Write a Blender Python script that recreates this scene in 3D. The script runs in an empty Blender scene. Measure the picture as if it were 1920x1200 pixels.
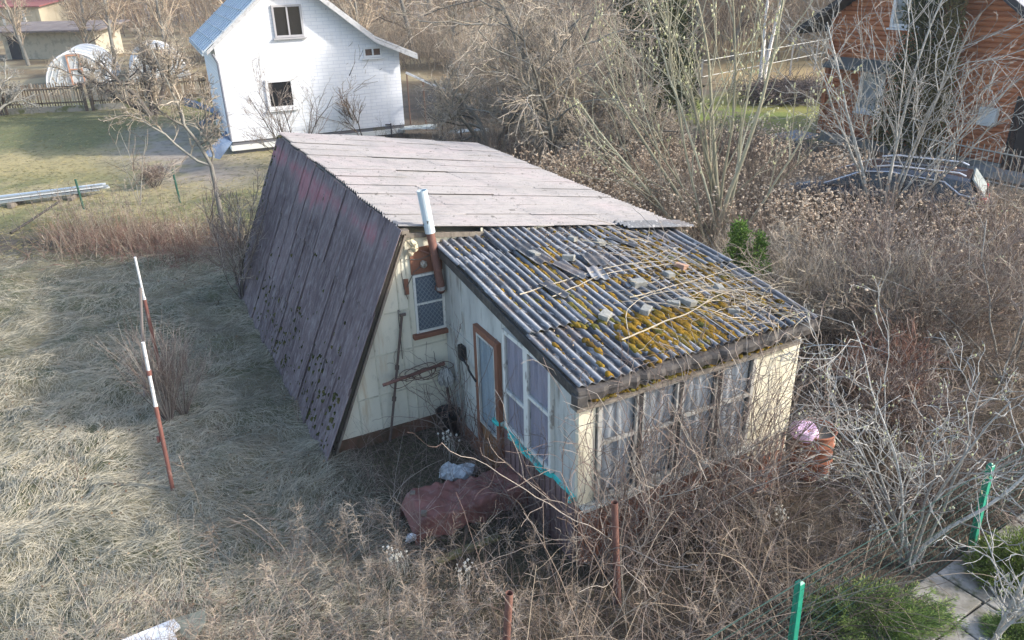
import bpy, math
import numpy as np
from mathutils import Matrix, Vector

# ------------------------------------------------------------------ camera, sky, sun
scene = bpy.context.scene
FPX, PITCH, ROLL, YAW, CAMH = 1430.0, 0.434068, -0.025758, 0.470596, 6.0
_rt = np.array([1., 0, 0]); _up = np.array([0, math.sin(PITCH), math.cos(PITCH)])
FW = np.array([0, math.cos(PITCH), -math.sin(PITCH)])
RT = _rt*math.cos(ROLL) + _up*math.sin(ROLL)
UP = -_rt*math.sin(ROLL) + _up*math.cos(ROLL)
cam_d = bpy.data.cameras.new('camera'); cam = bpy.data.objects.new('camera', cam_d)
scene.collection.objects.link(cam); scene.camera = cam
cam_d.sensor_width = 36; cam_d.lens = 36*FPX/1920; cam_d.clip_start = .1; cam_d.clip_end = 1500
M = Matrix.Identity(4)
for i in range(3):
    M[i][0] = RT[i]; M[i][1] = UP[i]; M[i][2] = -FW[i]
M[2][3] = CAMH
cam.matrix_world = M
SUN = np.array([1.88, -.17, 1.0]); SUN /= np.linalg.norm(SUN)
EL = math.asin(SUN[2]); AZ = math.atan2(SUN[0], SUN[1])
world = bpy.data.worlds.new('World'); scene.world = world; world.use_nodes = True
wn = world.node_tree; bg = wn.nodes['Background']
sky = wn.nodes.new('ShaderNodeTexSky'); sky.sky_type = 'NISHITA'; sky.sun_disc = False
sky.sun_elevation = EL; sky.sun_rotation = AZ; sky.dust_density = 2.0; sky.air_density = 1.0
wn.links.new(sky.outputs[0], bg.inputs[0]); bg.inputs[1].default_value = 0.15
sl = bpy.data.lights.new('sun', 'SUN'); sl.energy = 2.1; sl.angle = math.radians(2.5); sl.color = (1, .94, .86)
so = bpy.data.objects.new('sun', sl); scene.collection.objects.link(so)
so.rotation_euler = Vector(tuple(-SUN)).to_track_quat('-Z', 'Y').to_euler()
scene.view_settings.view_transform = 'Standard'; scene.view_settings.look = 'None'
scene.view_settings.exposure = 1.45; scene.view_settings.gamma = 1
scene.render.engine = 'CYCLES'
try: scene.cycles.max_bounces = 5; scene.cycles.transparent_max_bounces = 12
except Exception: pass

# ------------------------------------------------------------------ coordinates
def ray(px, py):
    return RT*(px-960)/FPX - UP*(py-600)/FPX + FW
def P(px, py, z=0.):                       # point of height z seen at a photo pixel
    r = ray(px, py); t = (z-CAMH)/r[2]; return np.array([r[0]*t, r[1]*t, z])
def top(b, px, py):                        # point above base b (upright plane through b)
    n = np.array([b[0], b[1], 0.]); n /= np.linalg.norm(n); r = ray(px, py)
    t = (np.dot(b, n))/np.dot(r, n); return np.array([0, 0, CAMH]) + r*t
UX = np.array([math.cos(YAW), math.sin(YAW), 0]); UY = np.array([-math.sin(YAW), math.cos(YAW), 0])
def C(u, v, z=0.):                         # frame of the cottage
    u = np.asarray(u, float); v = np.asarray(v, float); z = np.asarray(z, float)
    u, v, z = np.broadcast_arrays(u, v, z)
    return u[..., None]*UX + v[..., None]*UY + z[..., None]*np.array([0, 0, 1.])
def uv_of(p): return p@UX, p@UY
def V(*a): return np.array(a, float)
def nrm(a): return a/np.maximum(np.linalg.norm(a, axis=-1, keepdims=True), 1e-9)
def rotz(a): c, s = math.cos(a), math.sin(a); return np.array([[c, -s, 0], [s, c, 0], [0, 0, 1.]])

# value noise
_prm = np.random.default_rng(5).random((256, 256))
def vnoise(x, y):
    xi = np.floor(x).astype(int); yi = np.floor(y).astype(int); fx = x-xi; fy = y-yi
    fx = fx*fx*(3-2*fx); fy = fy*fy*(3-2*fy)
    g = lambda a, b: _prm[a & 255, b & 255]
    return (g(xi, yi)*(1-fx)+g(xi+1, yi)*fx)*(1-fy)+(g(xi, yi+1)*(1-fx)+g(xi+1, yi+1)*fx)*fy
def fbm(x, y, o=4):
    s = 0; a = .5
    for k in range(o): s = s+a*vnoise(x*2**k+17*k, y*2**k+31*k); a *= .5
    return s/(1-.5**o)
def sstep(a, b, x): t = np.clip((x-a)/(b-a), 0, 1); return t*t*(3-2*t)

# ------------------------------------------------------------------ scene graph helpers
def tag(o, label=None, cat=None, group=None, kind=None):
    if label: o['label'] = label
    if cat: o['category'] = cat
    if group: o['group'] = group
    if kind: o['kind'] = kind
    return o
def thing(name, loc, label, cat, group=None, rz=0.):
    o = bpy.data.objects.new(name, None); scene.collection.objects.link(o); o.empty_display_size = .2
    o.location = tuple(loc); o.rotation_euler = (0, 0, rz)
    return tag(o, label, cat, group)
def wmat(o):
    m = np.eye(4)
    while o is not None:
        r = np.eye(4); r[:3, :3] = rotz(o.rotation_euler[2]); r[:3, 3] = o.location
        m = r@m; o = o.parent
    return m
class MB:
    def __init__(s): s.v = []; s.q = []; s.t = []; s.n = 0; s.tn = []
    def add(s, v, q=None, t=None, tint=None):
        v = np.asarray(v, float).reshape(-1, 3)
        if q is not None and len(q): s.q.append(np.asarray(q, np.int64).reshape(-1, 4)+s.n)
        if t is not None and len(t): s.t.append(np.asarray(t, np.int64).reshape(-1, 3)+s.n)
        tint = np.asarray(.5 if tint is None else tint, float).ravel()
        s.tn.append(tint if tint.size == len(v) else np.full(len(v), tint[0]))
        s.v.append(v); s.n += len(v); return s
    def box(s, c, size, R=None, tint=None):
        h = np.array(size)/2.
        k = np.array([[x, y, z] for z in (-1, 1) for y in (-1, 1) for x in (-1, 1)], float)*h
        if R is not None: k = k@np.asarray(R).T
        return s.add(k+np.asarray(c), [[0, 2, 3, 1], [4, 5, 7, 6], [0, 1, 5, 4], [2, 6, 7, 3], [0, 4, 6, 2], [1, 3, 7, 5]], tint=tint)
    def beam(s, a, b, w, h, up=(0, 0, 1), tint=None):
        a = np.asarray(a, float); b = np.asarray(b, float); d = b-a; L = np.linalg.norm(d); d = d/L
        x = np.cross(d, up); x = x/np.linalg.norm(x); z = np.cross(x, d)
        return s.box((a+b)/2, (w, L, h), np.stack([x, d, z], 1), tint)
    def prism(s, poly, ext, tint=None):
        p = np.asarray(poly, float); n = len(p); e = np.asarray(ext, float)
        v = np.concatenate([p, p+e]); q = [[i, (i+1) % n, (i+1) % n+n, i+n] for i in range(n)]
        t = [[0, i+1, i] for i in range(1, n-1)]+[[n, n+i, n+i+1] for i in range(1, n-1)]
        return s.add(v, q, t, tint)
    def grid(s, G, th=None, tint=None):
        G = np.asarray(G, float); a, b = G.shape[:2]
        i = np.arange((a-1)*(b-1)); r = i//(b-1); c = i % (b-1); k = r*b+c
        q = np.stack([k, k+1, k+b+1, k+b], 1)
        if th is None: return s.add(G, q, tint=tint)
        th = np.asarray(th, float); n = a*b
        v = np.concatenate([G.reshape(-1, 3), G.reshape(-1, 3)+th]*2); q2 = q[:, ::-1]+n
        ring = list(range(b))+[j*b+b-1 for j in range(1, a)]+list(range(a*b-2, (a-1)*b-1, -1))+[j*b for j in range(a-2, 0, -1)]
        rr = np.array(ring); rn = np.roll(rr, -1)
        side = np.stack([rn, rr, rr+n, rn+n], 1)+2*n
        if tint is not None and np.size(tint) > 1: tint = np.concatenate([np.ravel(tint)]*4)
        return s.add(v, np.concatenate([q, q2, side]), tint=tint)
    def tubes(s, Pn, R, sides=3, tint=None, rng=None, cap=False):
        Pn = np.asarray(Pn, float)
        if Pn.ndim == 2: Pn = Pn[None]
        N, K, _ = Pn.shape; R = np.broadcast_to(np.asarray(R, float) if np.ndim(R) != 1 or N == 1 and np.size(R) == K else np.asarray(R, float)[:, None], (N, K))
        T = nrm(np.gradient(Pn, axis=1)); rg = rng or np.random.default_rng(1)
        ref = nrm(rg.normal(size=(N, 1, 3))) if N > 1 else np.array([[[.31, .77, .55]]])
        a = nrm(np.cross(T, np.broadcast_to(ref, T.shape))); b = np.cross(T, a)
        th = np.arange(sides)*2*math.pi/sides
        v = Pn[:, :, None]+R[:, :, None, None]*(np.cos(th)[:, None]*a[:, :, None]+np.sin(th)[:, None]*b[:, :, None])
        base = (np.arange(N)*K*sides)[:, None, None]+(np.arange(K-1)*sides)[None, :, None]
        j = np.arange(sides)[None, None]; j2 = (np.arange(sides)+1)[None, None] % sides
        q = np.stack(np.broadcast_arrays(base+j, base+j2, base+j2+sides, base+j+sides), -1)
        if tint is not None and np.size(tint) == N and N > 1: tint = np.repeat(np.ravel(tint), K*sides)
        t = None
        if cap:
            t = []
            for n in range(N):
                o = n*K*sides; e = o+(K-1)*sides
                t += [[o, o+i+1, o+i] for i in range(1, sides-1)]+[[e, e+i, e+i+1] for i in range(1, sides-1)]
        return s.add(v, q, t, tint)
    def pipe(s, a, b, r, sides=14, wall=.004, tint=None):     # open-ended hollow pipe
        a = np.asarray(a, float); b = np.asarray(b, float); d = nrm(b-a)
        prof = [(a, r), (b, r), (b, r-wall), (b-d*min(.3, np.linalg.norm(b-a)*.6), r-wall)]
        x = nrm(np.cross(d, [.3, .5, .1])); y = np.cross(d, x); th = np.arange(sides)*2*math.pi/sides
        v = np.concatenate([p+rr*(np.cos(th)[:, None]*x+np.sin(th)[:, None]*y) for p, rr in prof])
        q = [[k*sides+i, k*sides+(i+1) % sides, (k+1)*sides+(i+1) % sides, (k+1)*sides+i] for k in range(3) for i in range(sides)]
        t = [[3*sides, 3*sides+i, 3*sides+i+1] for i in range(1, sides-1)]
        return s.add(v, q, t, tint)
    def ribbons(s, Pn, W, tint=None, rng=None):
        N, K, _ = Pn.shape; W = np.broadcast_to(W, (N, K)) if np.ndim(W) != 1 else np.broadcast_to(np.asarray(W)[:, None], (N, K))
        T = nrm(np.gradient(Pn, axis=1)); rg = rng or np.random.default_rng(1)
        side = nrm(np.cross(T, nrm(rg.normal(size=(N, 1, 3))+[0, 0, .8])+0*T))
        v = np.stack([Pn-side*W[..., None]/2, Pn+side*W[..., None]/2], 2)
        base = (np.arange(N)*K*2)[:, None]+(np.arange(K-1)*2)[None]
        q = np.stack([base, base+1, base+3, base+2], -1)
        if tint is not None and np.size(tint) == N: tint = np.repeat(np.ravel(tint), K*2)
        return s.add(v, q, tint=tint)
    def lathe(s, c, prof, sides=24, axis=None, tint=None, jit=0, seed=1):
        th = np.arange(sides)*2*math.pi/sides; rg = np.random.default_rng(seed)
        v = np.array([[r*math.cos(t), r*math.sin(t), z] for r, z in prof for t in th]) + rg.normal(size=(len(prof)*sides, 3))*jit
        if axis is not None: v = v@np.asarray(axis).T
        q = [[k*sides+i, k*sides+(i+1) % sides, (k+1)*sides+(i+1) % sides, (k+1)*sides+i] for k in range(len(prof)-1) for i in range(sides)]
        return s.add(v+np.asarray(c), q, tint=tint)
    def blobs(s, Cn, R, rng, tint=None, rough=.25, R3=None):
        Cn = np.asarray(Cn, float); R = np.asarray(R, float)
        N = len(Cn)
        if R.ndim == 1: R = np.repeat(R[:, None], 3, 1)
        v = ICO_V[None]*(1+rng.normal(size=(N, len(ICO_V), 1))*rough)*R[:, None]
        if R3 is not None: v = v@np.asarray(R3).T
        else:
            a = rng.random(N)*6.28; c, sn = np.cos(a), np.sin(a)
            if not np.allclose(R[:, 0], R[:, 1]): c = c*0+1; sn = sn*0
            v = np.stack([v[..., 0]*c[:, None]-v[..., 1]*sn[:, None], v[..., 0]*sn[:, None]+v[..., 1]*c[:, None], v[..., 2]], -1)
        v = v+Cn[:, None]
        t = (np.arange(N)*len(ICO_V))[:, None, None]+ICO_F[None]
        if tint is not None and np.size(tint) == N: tint = np.repeat(np.ravel(tint), len(ICO_V))
        return s.add(v, None, t, tint)
    def leaves(s, Cn, L, W, rng, tint=None, D=None):          # small flat leaf/scale faces
        N = len(Cn); d = nrm(rng.normal(size=(N, 3))) if D is None else nrm(D)
        w = nrm(np.cross(d, rng.normal(size=(N, 3)))); L = np.broadcast_to(L, (N,))[:, None]; W = np.broadcast_to(W, (N,))[:, None]
        v = np.stack([Cn, Cn+d*L*.5+w*W*.5, Cn+d*L, Cn+d*L*.5-w*W*.5], 1)
        q = (np.arange(N)*4)[:, None]+np.arange(4)[None]
        if tint is not None and np.size(tint) == N: tint = np.repeat(np.ravel(tint), 4)
        return s.add(v, q, tint=tint)
    def build(s, name, mat, parent=None, smooth=False, loc=None, bevel=0, label=None):
        v = np.concatenate(s.v); tn = np.concatenate(s.tn)
        q = np.concatenate(s.q) if s.q else np.zeros((0, 4), int); t = np.concatenate(s.t) if s.t else np.zeros((0, 3), int)
        o = bpy.data.objects.new(name, bpy.data.meshes.new(name)); me = o.data
        if loc is not None and parent is None:
            v = v-np.asarray(loc); o.location = tuple(loc)
        if parent is not None:
            m = np.linalg.inv(wmat(parent)); v = v@m[:3, :3].T+m[:3, 3]
        me.vertices.add(len(v)); me.vertices.foreach_set('co', v.ravel().astype(np.float32))
        lp = np.concatenate([q.ravel(), t.ravel()]).astype(np.int32)
        me.loops.add(len(lp)); me.loops.foreach_set('vertex_index', lp)
        st = np.concatenate([np.arange(len(q))*4, len(q)*4+np.arange(len(t))*3]).astype(np.int32)
        me.polygons.add(len(st)); me.polygons.foreach_set('loop_start', st)
        me.polygons.foreach_set('use_smooth', np.full(len(st), bool(smooth)))
        a = me.attributes.new('tint', 'FLOAT', 'POINT'); a.data.foreach_set('value', tn.astype(np.float32))
        me.update(calc_edges=True)
        me.materials.append(mat); scene.collection.objects.link(o); o.parent = parent
        if bevel:
            b = o.modifiers.new('bevel', 'BEVEL'); b.width = bevel; b.segments = 2; b.limit_method = 'ANGLE'
        if label: o['label'] = label
        return o
def _ico():
    g = (1+5**.5)/2
    v = [(-1, g, 0), (1, g, 0), (-1, -g, 0), (1, -g, 0), (0, -1, g), (0, 1, g), (0, -1, -g), (0, 1, -g), (g, 0, -1), (g, 0, 1), (-g, 0, -1), (-g, 0, 1)]
    f = [(0, 11, 5), (0, 5, 1), (0, 1, 7), (0, 7, 10), (0, 10, 11), (1, 5, 9), (5, 11, 4), (11, 10, 2), (10, 7, 6), (7, 1, 8), (3, 9, 4), (3, 4, 2), (3, 2, 6), (3, 6, 8), (3, 8, 9), (4, 9, 5), (2, 4, 11), (6, 2, 10), (8, 6, 7), (9, 8, 1)]
    v = [np.array(a)/np.linalg.norm(a) for a in v]; mid = {}; nf = []
    def m(a, b):
        k = (min(a, b), max(a, b))
        if k not in mid: p = v[a]+v[b]; v.append(p/np.linalg.norm(p)); mid[k] = len(v)-1
        return mid[k]
    for a, b, c in f:
        x, y, z = m(a, b), m(b, c), m(c, a); nf += [(a, x, z), (b, y, x), (c, z, y), (x, y, z)]
    return np.array(v), np.array(nf)
ICO_V, ICO_F = _ico()

# ------------------------------------------------------------------ materials
def col4(c): return (c[0], c[1], c[2], 1)
def mat(name, base, layers=(), rough=.9, bump=0., bscale=30., metal=0., ramp=None, alpha=None, spec=.3, brick=None, attr=None, stretch=(1, 1, 1), trans=0., alphanoise=None, coat=0.):
    m = bpy.data.materials.new(name); m.use_nodes = True; nt = m.node_tree; N = nt.nodes; L = nt.links
    b = N['Principled BSDF']; b.inputs['Roughness'].default_value = rough; b.inputs['Metallic'].default_value = metal
    b.inputs['Specular IOR Level'].default_value = spec; b.inputs['Coat Weight'].default_value = coat
    tc = N.new('ShaderNodeTexCoord')
    def mapped(sc, st):
        mp = N.new('ShaderNodeMapping'); L.new(tc.outputs['Object'], mp.inputs[0]); mp.inputs['Scale'].default_value = tuple(sc*k for k in st); return mp.outputs[0]
    cur = None
    if ramp:
        at = N.new('ShaderNodeAttribute'); at.attribute_name = 'tint'; r = N.new('ShaderNodeValToRGB'); L.new(at.outputs['Fac'], r.inputs[0])
        e = r.color_ramp.elements
        for i, c in enumerate(ramp):
            p = i/(len(ramp)-1)
            if i == 0: el = e[0]
            elif i == len(ramp)-1: el = e[-1]
            else: el = e.new(p)
            el.position = p; el.color = col4(c)
        cur = r.outputs[0]
    elif attr:
        at = N.new('ShaderNodeAttribute'); at.attribute_name = attr; cur = at.outputs['Color']
    else:
        c = N.new('ShaderNodeRGB'); c.outputs[0].default_value = col4(base); cur = c.outputs[0]
    if brick:
        sx = N.new('ShaderNodeSeparateXYZ'); L.new(tc.outputs['Object'], sx.inputs[0]); cx = N.new('ShaderNodeCombineXYZ')
        L.new(sx.outputs[0], cx.inputs[0]); L.new(sx.outputs[2], cx.inputs[1])
        bt = N.new('ShaderNodeTexBrick'); L.new(cx.outputs[0], bt.inputs[0]); bt.inputs['Scale'].default_value = 1
        bt.inputs['Brick Width'].default_value = brick[0]; bt.inputs['Row Height'].default_value = brick[1]; bt.inputs['Mortar Size'].default_value = brick[2]
        bt.inputs['Color1'].default_value = col4(base); bt.inputs['Color2'].default_value = col4([x*.93 for x in base]); bt.inputs['Mortar'].default_value = col4(brick[3])
        cur = bt.outputs[0]
    for ly in layers:
        sc, lo, hi, c = ly[:4]; st = ly[4] if len(ly) > 4 else (1, 1, 1); f = ly[5] if len(ly) > 5 else 1.
        nz = N.new('ShaderNodeTexNoise'); L.new(mapped(sc, st), nz.inputs[0]); nz.inputs['Scale'].default_value = 1; nz.inputs['Detail'].default_value = 5; nz.inputs['Roughness'].default_value = .62
        mr = N.new('ShaderNodeMapRange'); L.new(nz.outputs[0], mr.inputs[0]); mr.inputs[1].default_value = lo; mr.inputs[2].default_value = hi; mr.inputs[4].default_value = f
        mx = N.new('ShaderNodeMix'); mx.data_type = 'RGBA'; L.new(mr.outputs[0], mx.inputs[0]); L.new(cur, mx.inputs[6]); mx.inputs[7].default_value = col4(c); cur = mx.outputs[2]
    L.new(cur, b.inputs['Base Color'])
    if bump:
        nz = N.new('ShaderNodeTexNoise'); L.new(mapped(bscale, stretch), nz.inputs[0]); nz.inputs['Scale'].default_value = 1; nz.inputs['Detail'].default_value = 4
        bp = N.new('ShaderNodeBump'); bp.inputs['Strength'].default_value = min(1, bump); bp.inputs['Distance'].default_value = .02*max(1, bump); L.new(nz.outputs[0], bp.inputs['Height']); L.new(bp.outputs[0], b.inputs['Normal'])
    if alpha is not None: b.inputs['Alpha'].default_value = alpha
    if trans: b.inputs['Transmission Weight'].default_value = trans
    return m
# ------------------------------------------------------------------ ground
def hum(x, y):                              # matted grass hummocks
    u = x*UX[0]+y*UX[1]; v = x*UY[0]+y*UY[1]
    m = sstep(2.2, 1.2, u)*sstep(3.5, 5.5, y)*sstep(22, 19, v)
    a = fbm(x*1.1+.6*y, y*1.7-.3*x, 3)-.5; b = fbm(x*3.1, y*3.1+x, 3)-.5
    return m*(a*.27+b*.13)+(1-m)*(b*.05)*sstep(70, 30, y)
def inpoly(x, y, pts, soft=.5):             # soft membership of a polygon given as world points
    d = np.full(np.shape(x), 1e9); ins = np.zeros(np.shape(x), bool); n = len(pts)
    for i in range(n):
        a = pts[i]; b = pts[(i+1) % n]; ex, ey = b[0]-a[0], b[1]-a[1]
        t = np.clip(((x-a[0])*ex+(y-a[1])*ey)/(ex*ex+ey*ey), 0, 1)
        d = np.minimum(d, np.hypot(x-a[0]-t*ex, y-a[1]-t*ey))
        if ey: ins ^= ((a[1] > y) != (b[1] > y)) & (x < ex*(y-a[1])/ey+a[0])
    return np.clip(.5+np.where(ins, d, -d)/(2*soft), 0, 1)
PG = lambda *pp: [P(*p) for p in pp]
def zones(x, y):
    u = x*UX[0]+y*UX[1]; v = x*UY[0]+y*UY[1]; sh = np.shape(x)
    n1 = fbm(x*.35, y*.35, 4); n2 = fbm(x*1.6+9, y*1.6, 4); n3 = fbm(x*.12+3, y*.12, 3)
    def mixc(c, d, m): return c*(1-m[..., None])+np.array(d)*m[..., None]
    c = np.zeros(sh+(3,))+np.array([.095, .075, .055])                       # leaf litter
    c = mixc(c, (.05, .042, .033), sstep(.45, .6, n2)*.8)
    lawn = inpoly(x, y, [(-60, 20), (-11, 19.5), (-4, 18.5), (-2, 24), (-6, 31), (-12, 42), (-60, 46)], 1.)
    lc = np.zeros(sh+(3,))+np.array([.30, .26, .14]); lc = mixc(lc, (.12, .135, .05), sstep(.42, .62, n1*.55+n2*.45)*.9)
    lc = mixc(lc, (.105, .12, .045), inpoly(x, y, PG((-200, 215), (300, 215), (260, 262), (120, 285), (-200, 262)), 1.5)*.8)  # tree shade on the upper lawn, painted as a darker band
    lc = mixc(lc, (.38, .31, .15), inpoly(x, y, PG((-200, 290), (200, 285), (230, 325), (-200, 345)), 1.)*.75)  # sunlit strip of lawn, painted in as a paler colour
    c = mixc(c, (1, 1, 1), lawn*0); c = c*(1-lawn[..., None])+lc*lawn[..., None]
    c = mixc(c, (.36, .30, .245), inpoly(x, y, PG((215, 290), (260, 245), (350, 235), (440, 290), (500, 330), (420, 350), (300, 345)), 1.2)*sstep(.25, .5, n2)*.9)
    far = sstep(42, 48, y)*sstep(2, -6, x-y*.12); fc = np.zeros(sh+(3,))+np.array([.31, .25, .14]); fc = mixc(fc, (.17, .12, .06), sstep(.45, .6, n1))
    c = c*(1-far[..., None])+fc*far[..., None]
    g = inpoly(x, y, PG((1270, 195), (1400, 168), (1560, 200), (1540, 262), (1290, 240), (1200, 225)), .8)
    c = mixc(c, (.155, .20, .035), g*sstep(.2, .45, n2)); c = mixc(c, (.26, .24, .06), g*sstep(.5, .65, n1)*.7)
    c = mixc(c, (.40, .29, .13), inpoly(x, y, PG((1340, 165), (1550, 150), (1560, 60), (1330, 60)), 1.)*.8)
    mg = sstep(2.4, 1.4, u)*sstep(3.5, 5.5, y)*sstep(22, 19, v)
    c = mixc(c, (.165, .15, .095), mg); c = mixc(c, (.08, .085, .045), mg*sstep(.48, .62, n2))
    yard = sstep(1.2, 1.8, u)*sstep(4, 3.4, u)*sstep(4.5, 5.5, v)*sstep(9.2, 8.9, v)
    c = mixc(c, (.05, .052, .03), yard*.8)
    w = sstep(95, 110, y+x*.3); c = mixc(c, (.10, .07, .045), w)
    return c
def graded(a, b, near, d0, g):
    out = [near]
    while out[-1] < b: out.append(out[-1]+d0*(1+g*abs(out[-1]-near)))
    neg = [near]
    while neg[-1] > a: neg.append(neg[-1]-d0*(1+g*abs(neg[-1]-near)))
    return np.array(neg[:0:-1]+out)
gx = graded(-420, 420, -1., .11, .055); gy = graded(-4, 520, 8., .11, .05)
GX, GY = np.meshgrid(gx, gy, indexing='ij')
mb = MB(); mb.grid(np.stack([GX, GY, hum(GX, GY)], -1))
gm = mat('ground', (.2, .2, .1), attr='gcol', bump=.9, bscale=9, layers=[(3., .5, .7, (.06, .05, .035), (1, 1, 1), .6), (22, .5, .75, (.30, .26, .17), (1, 1, 1), .45)])
ground = tag(mb.build('ground', gm, smooth=True), 'dry overgrown garden ground with lawn and bare soil', kind='structure')
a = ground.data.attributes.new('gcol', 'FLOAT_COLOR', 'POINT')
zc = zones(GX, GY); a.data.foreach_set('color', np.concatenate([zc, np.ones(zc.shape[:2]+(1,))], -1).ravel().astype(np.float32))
def gz(p): p = np.asarray(p, float); return hum(p[..., 0], p[..., 1])

# ------------------------------------------------------------------ cottage
cream = mat('cream_board', (.66, .63, .51), [(1.3, .5, .75, (.42, .42, .36), (1, 1, .4), .6), (5, .6, .72, (.40, .27, .13), (1, 1, .12), .7), (14, .58, .8, (.25, .26, .22), (1, 1, .5), .5)], rough=.8, bump=.1)
cream2 = mat('weathered_cream', (.66, .62, .49), [(2.5, .5, .7, (.48, .43, .31), (1, 1, .6), .7), (9, .6, .75, (.28, .2, .12), (1, 1, .3), .6)], rough=.75, bump=.15)
greyw = mat('grey_white_paint', (.50, .51, .48), [(2, .45, .66, (.33, .34, .33), (1, 1, .3), .8), (9, .52, .7, (.17, .155, .13), (1, 1, .2), .75), (3, .6, .75, (.33, .24, .16), (1, 1, .3), .5)], rough=.8, bump=.2)
brownp = mat('red_brown_paint', (.21, .095, .06), [(4, .5, .7, (.13, .06, .04), (1, 1, .4), .8), (18, .6, .75, (.34, .25, .19), (1, 1, .4), .5)], rough=.75, bump=.2)
rustskirt = mat('rusty_corrugated', (.34, .16, .11), [(2.5, .45, .65, (.20, .085, .06), (1, 1, .3), .9), (11, .55, .72, (.42, .28, .20), (1, 1, .2), .7), (30, .62, .75, (.08, .05, .04), (1, 1, .5), .6)], rough=.85, bump=.2)
purple = mat('faded_purple_boards', (.20, .135, .135), [(3, .45, .65, (.13, .08, .075), (1, 1, .2), .9), (15, .55, .7, (.30, .22, .20), (1, 1, .15), .6)], rough=.85, bump=.25)
turq = mat('turquoise_peeling_paint', (.05, .50, .47), [(7, .55, .62, (.36, .40, .37), (1, 1, 1), .9), (14, .6, .7, (.12, .09, .06), (1, 1, 1), .9)], rough=.6, bump=.3)
roofm = mat('pale_pink_slate', (.30, .285, .28), [(.8, .45, .65, (.335, .29, .295), (1, 1, 1), .6), (1.1, .5, .72, (.20, .195, .19), (.7, 1, 1), .6), (2.2, .5, .7, (.235, .23, .235), (1, .25, 1), .8), (16, .5, .75, (.19, .18, .18), (.3, 1.8, 1), .75), (6.5, .63, .68, (.10, .095, .09), (1, 1, 1), .85), (19, .62, .70, (.09, .09, .085), (1, 1, 1), .8), (2.5, .56, .7, (.20, .20, .195), (1, 1, 1), .55)], rough=.9, bump=.3, bscale=40)
slopem = mat('dark_purple_slate', (.125, .10, .115), ramp=[(.070, .053, .058), (.125, .098, .103), (.195, .155, .158), (.31, .14, .155), (.40, .215, .225)], layers=[(2.6, .5, .68, (.19, .165, .17), (1, 3, .25), .55), (13, .48, .7, (.29, .26, .26), (1, 2.2, .12), .7), (3, .55, .75, (.062, .05, .058), (1, 2, .4), .6), (9, .68, .72, (.05, .055, .025), (1, 1, .6), .9)], rough=.92, bump=.35)
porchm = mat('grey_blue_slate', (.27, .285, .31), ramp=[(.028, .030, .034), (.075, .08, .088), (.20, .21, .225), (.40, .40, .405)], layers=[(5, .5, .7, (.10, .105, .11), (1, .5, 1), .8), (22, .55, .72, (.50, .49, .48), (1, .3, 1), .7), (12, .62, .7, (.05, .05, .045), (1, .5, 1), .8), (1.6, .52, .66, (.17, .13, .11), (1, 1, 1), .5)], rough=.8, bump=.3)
mossm = mat('moss', (.2, .13, .02), ramp=[(.09, .06, .022), (.18, .11, .024), (.26, .155, .024), (.20, .145, .032), (.11, .11, .034)], layers=[(60, .5, .7, (.12, .08, .015), (1, 1, 1), .6)], rough=1, bump=.8, bscale=90, spec=.05)
darkm = mat('dark_flashing', (.045, .043, .043), [(4, .5, .7, (.12, .11, .10), (1, 1, 1), .7), (14, .55, .7, (.20, .18, .15), (1, 1, .5), .4)], rough=.6, bump=.3)
glassm = mat('old_window_glass', (.10, .13, .16), [(1.5, .4, .7, (.22, .26, .30), (1, 1, .6), .7)], rough=.2, spec=.5, alpha=.22)
lacem = mat('lace_curtain', (.70, .73, .77), [(6, .45, .62, (.22, .235, .27), (1, 1, .15), .9), (26, .5, .65, (.60, .60, .60), (1, 1, .3), .7)], rough=.95)
lilac = mat('lilac_curtain', (.56, .51, .60), [(9, .45, .62, (.36, .33, .42), (1, 1, .12), .8)], rough=.95)
bluecur = mat('pale_blue_curtain', (.48, .58, .64), [(10, .45, .62, (.34, .42, .48), (1, 1, .1), .8)], rough=.95)
woodg = mat('weathered_wood', (.20, .175, .145), [(12, .45, .65, (.09, .075, .06), (1, 1, .2), .8)], rough=.9, bump=.3)
whitep = mat('white_peeling_paint', (.62, .62, .58), [(14, .55, .65, (.22, .2, .17), (1, 1, .5), .8)], rough=.7, bump=.15)

cot = thing('garden_cottage', C(4.6, 9, 0), 'abandoned cream garden cottage with steep slate side roof and mossy porch', 'cottage', rz=YAW)
def zmain(u): return 3.0-.161*(u-3.0)
def zporch(u, v):
    zt = np.minimum(2.72, zmain(u)-.05); zl = 2.28+0*u
    return zl+(v-5.3)/3.6*(zt-zl)
VF, VB = 8.90, 15.9
# walls: body prism
mb = MB(); prof = [(1.78, .0), (2.98, 2.90), (7.1, zmain(7.1)-.08), (7.1, 0)]
mb.prism([C(u, VF, z) for u, z in prof], UY*(VB-VF)); mb.build('wall', cream, cot)
# thin cover strips over the panel joints of the gable
mb = MB()
for u in (2.17, 2.47, 2.86, 3.0): zt = 2.9*(u-1.78)/1.2; mb.box(C(u, VF-.006, zt/2), (.018, .012, zt-.1), rotz(YAW))
for z, a, b in ((1.32, 2.4, 3.48), (.72, 2.15, 3.48), (1.9, 2.65, 3.0)): mb.box(C((a+b)/2, VF-.009, z), (b-a, .012, .018), rotz(YAW))
mb.box(C(4.2, VF-.009, 2.70), (2., .012, .03), rotz(YAW)); mb.box(C(4.1, VF-.012, 2.78), (.03, .012, .12), rotz(YAW))
mb.build('batten', mat('dull_cream_strip', (.54, .52, .42), [(8, .5, .7, (.36, .33, .26))]), cot)
mb = MB(); mb.box(C(2.66, VF-.02, .08), (1.72, .05, .2), rotz(YAW)); mb.build('base_board', mat('dirty_brown_board', (.14, .075, .05), [(5, .45, .65, (.07, .055, .035), (1, 1, .5), .9)], rough=.9, bump=.3), cot)
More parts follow.
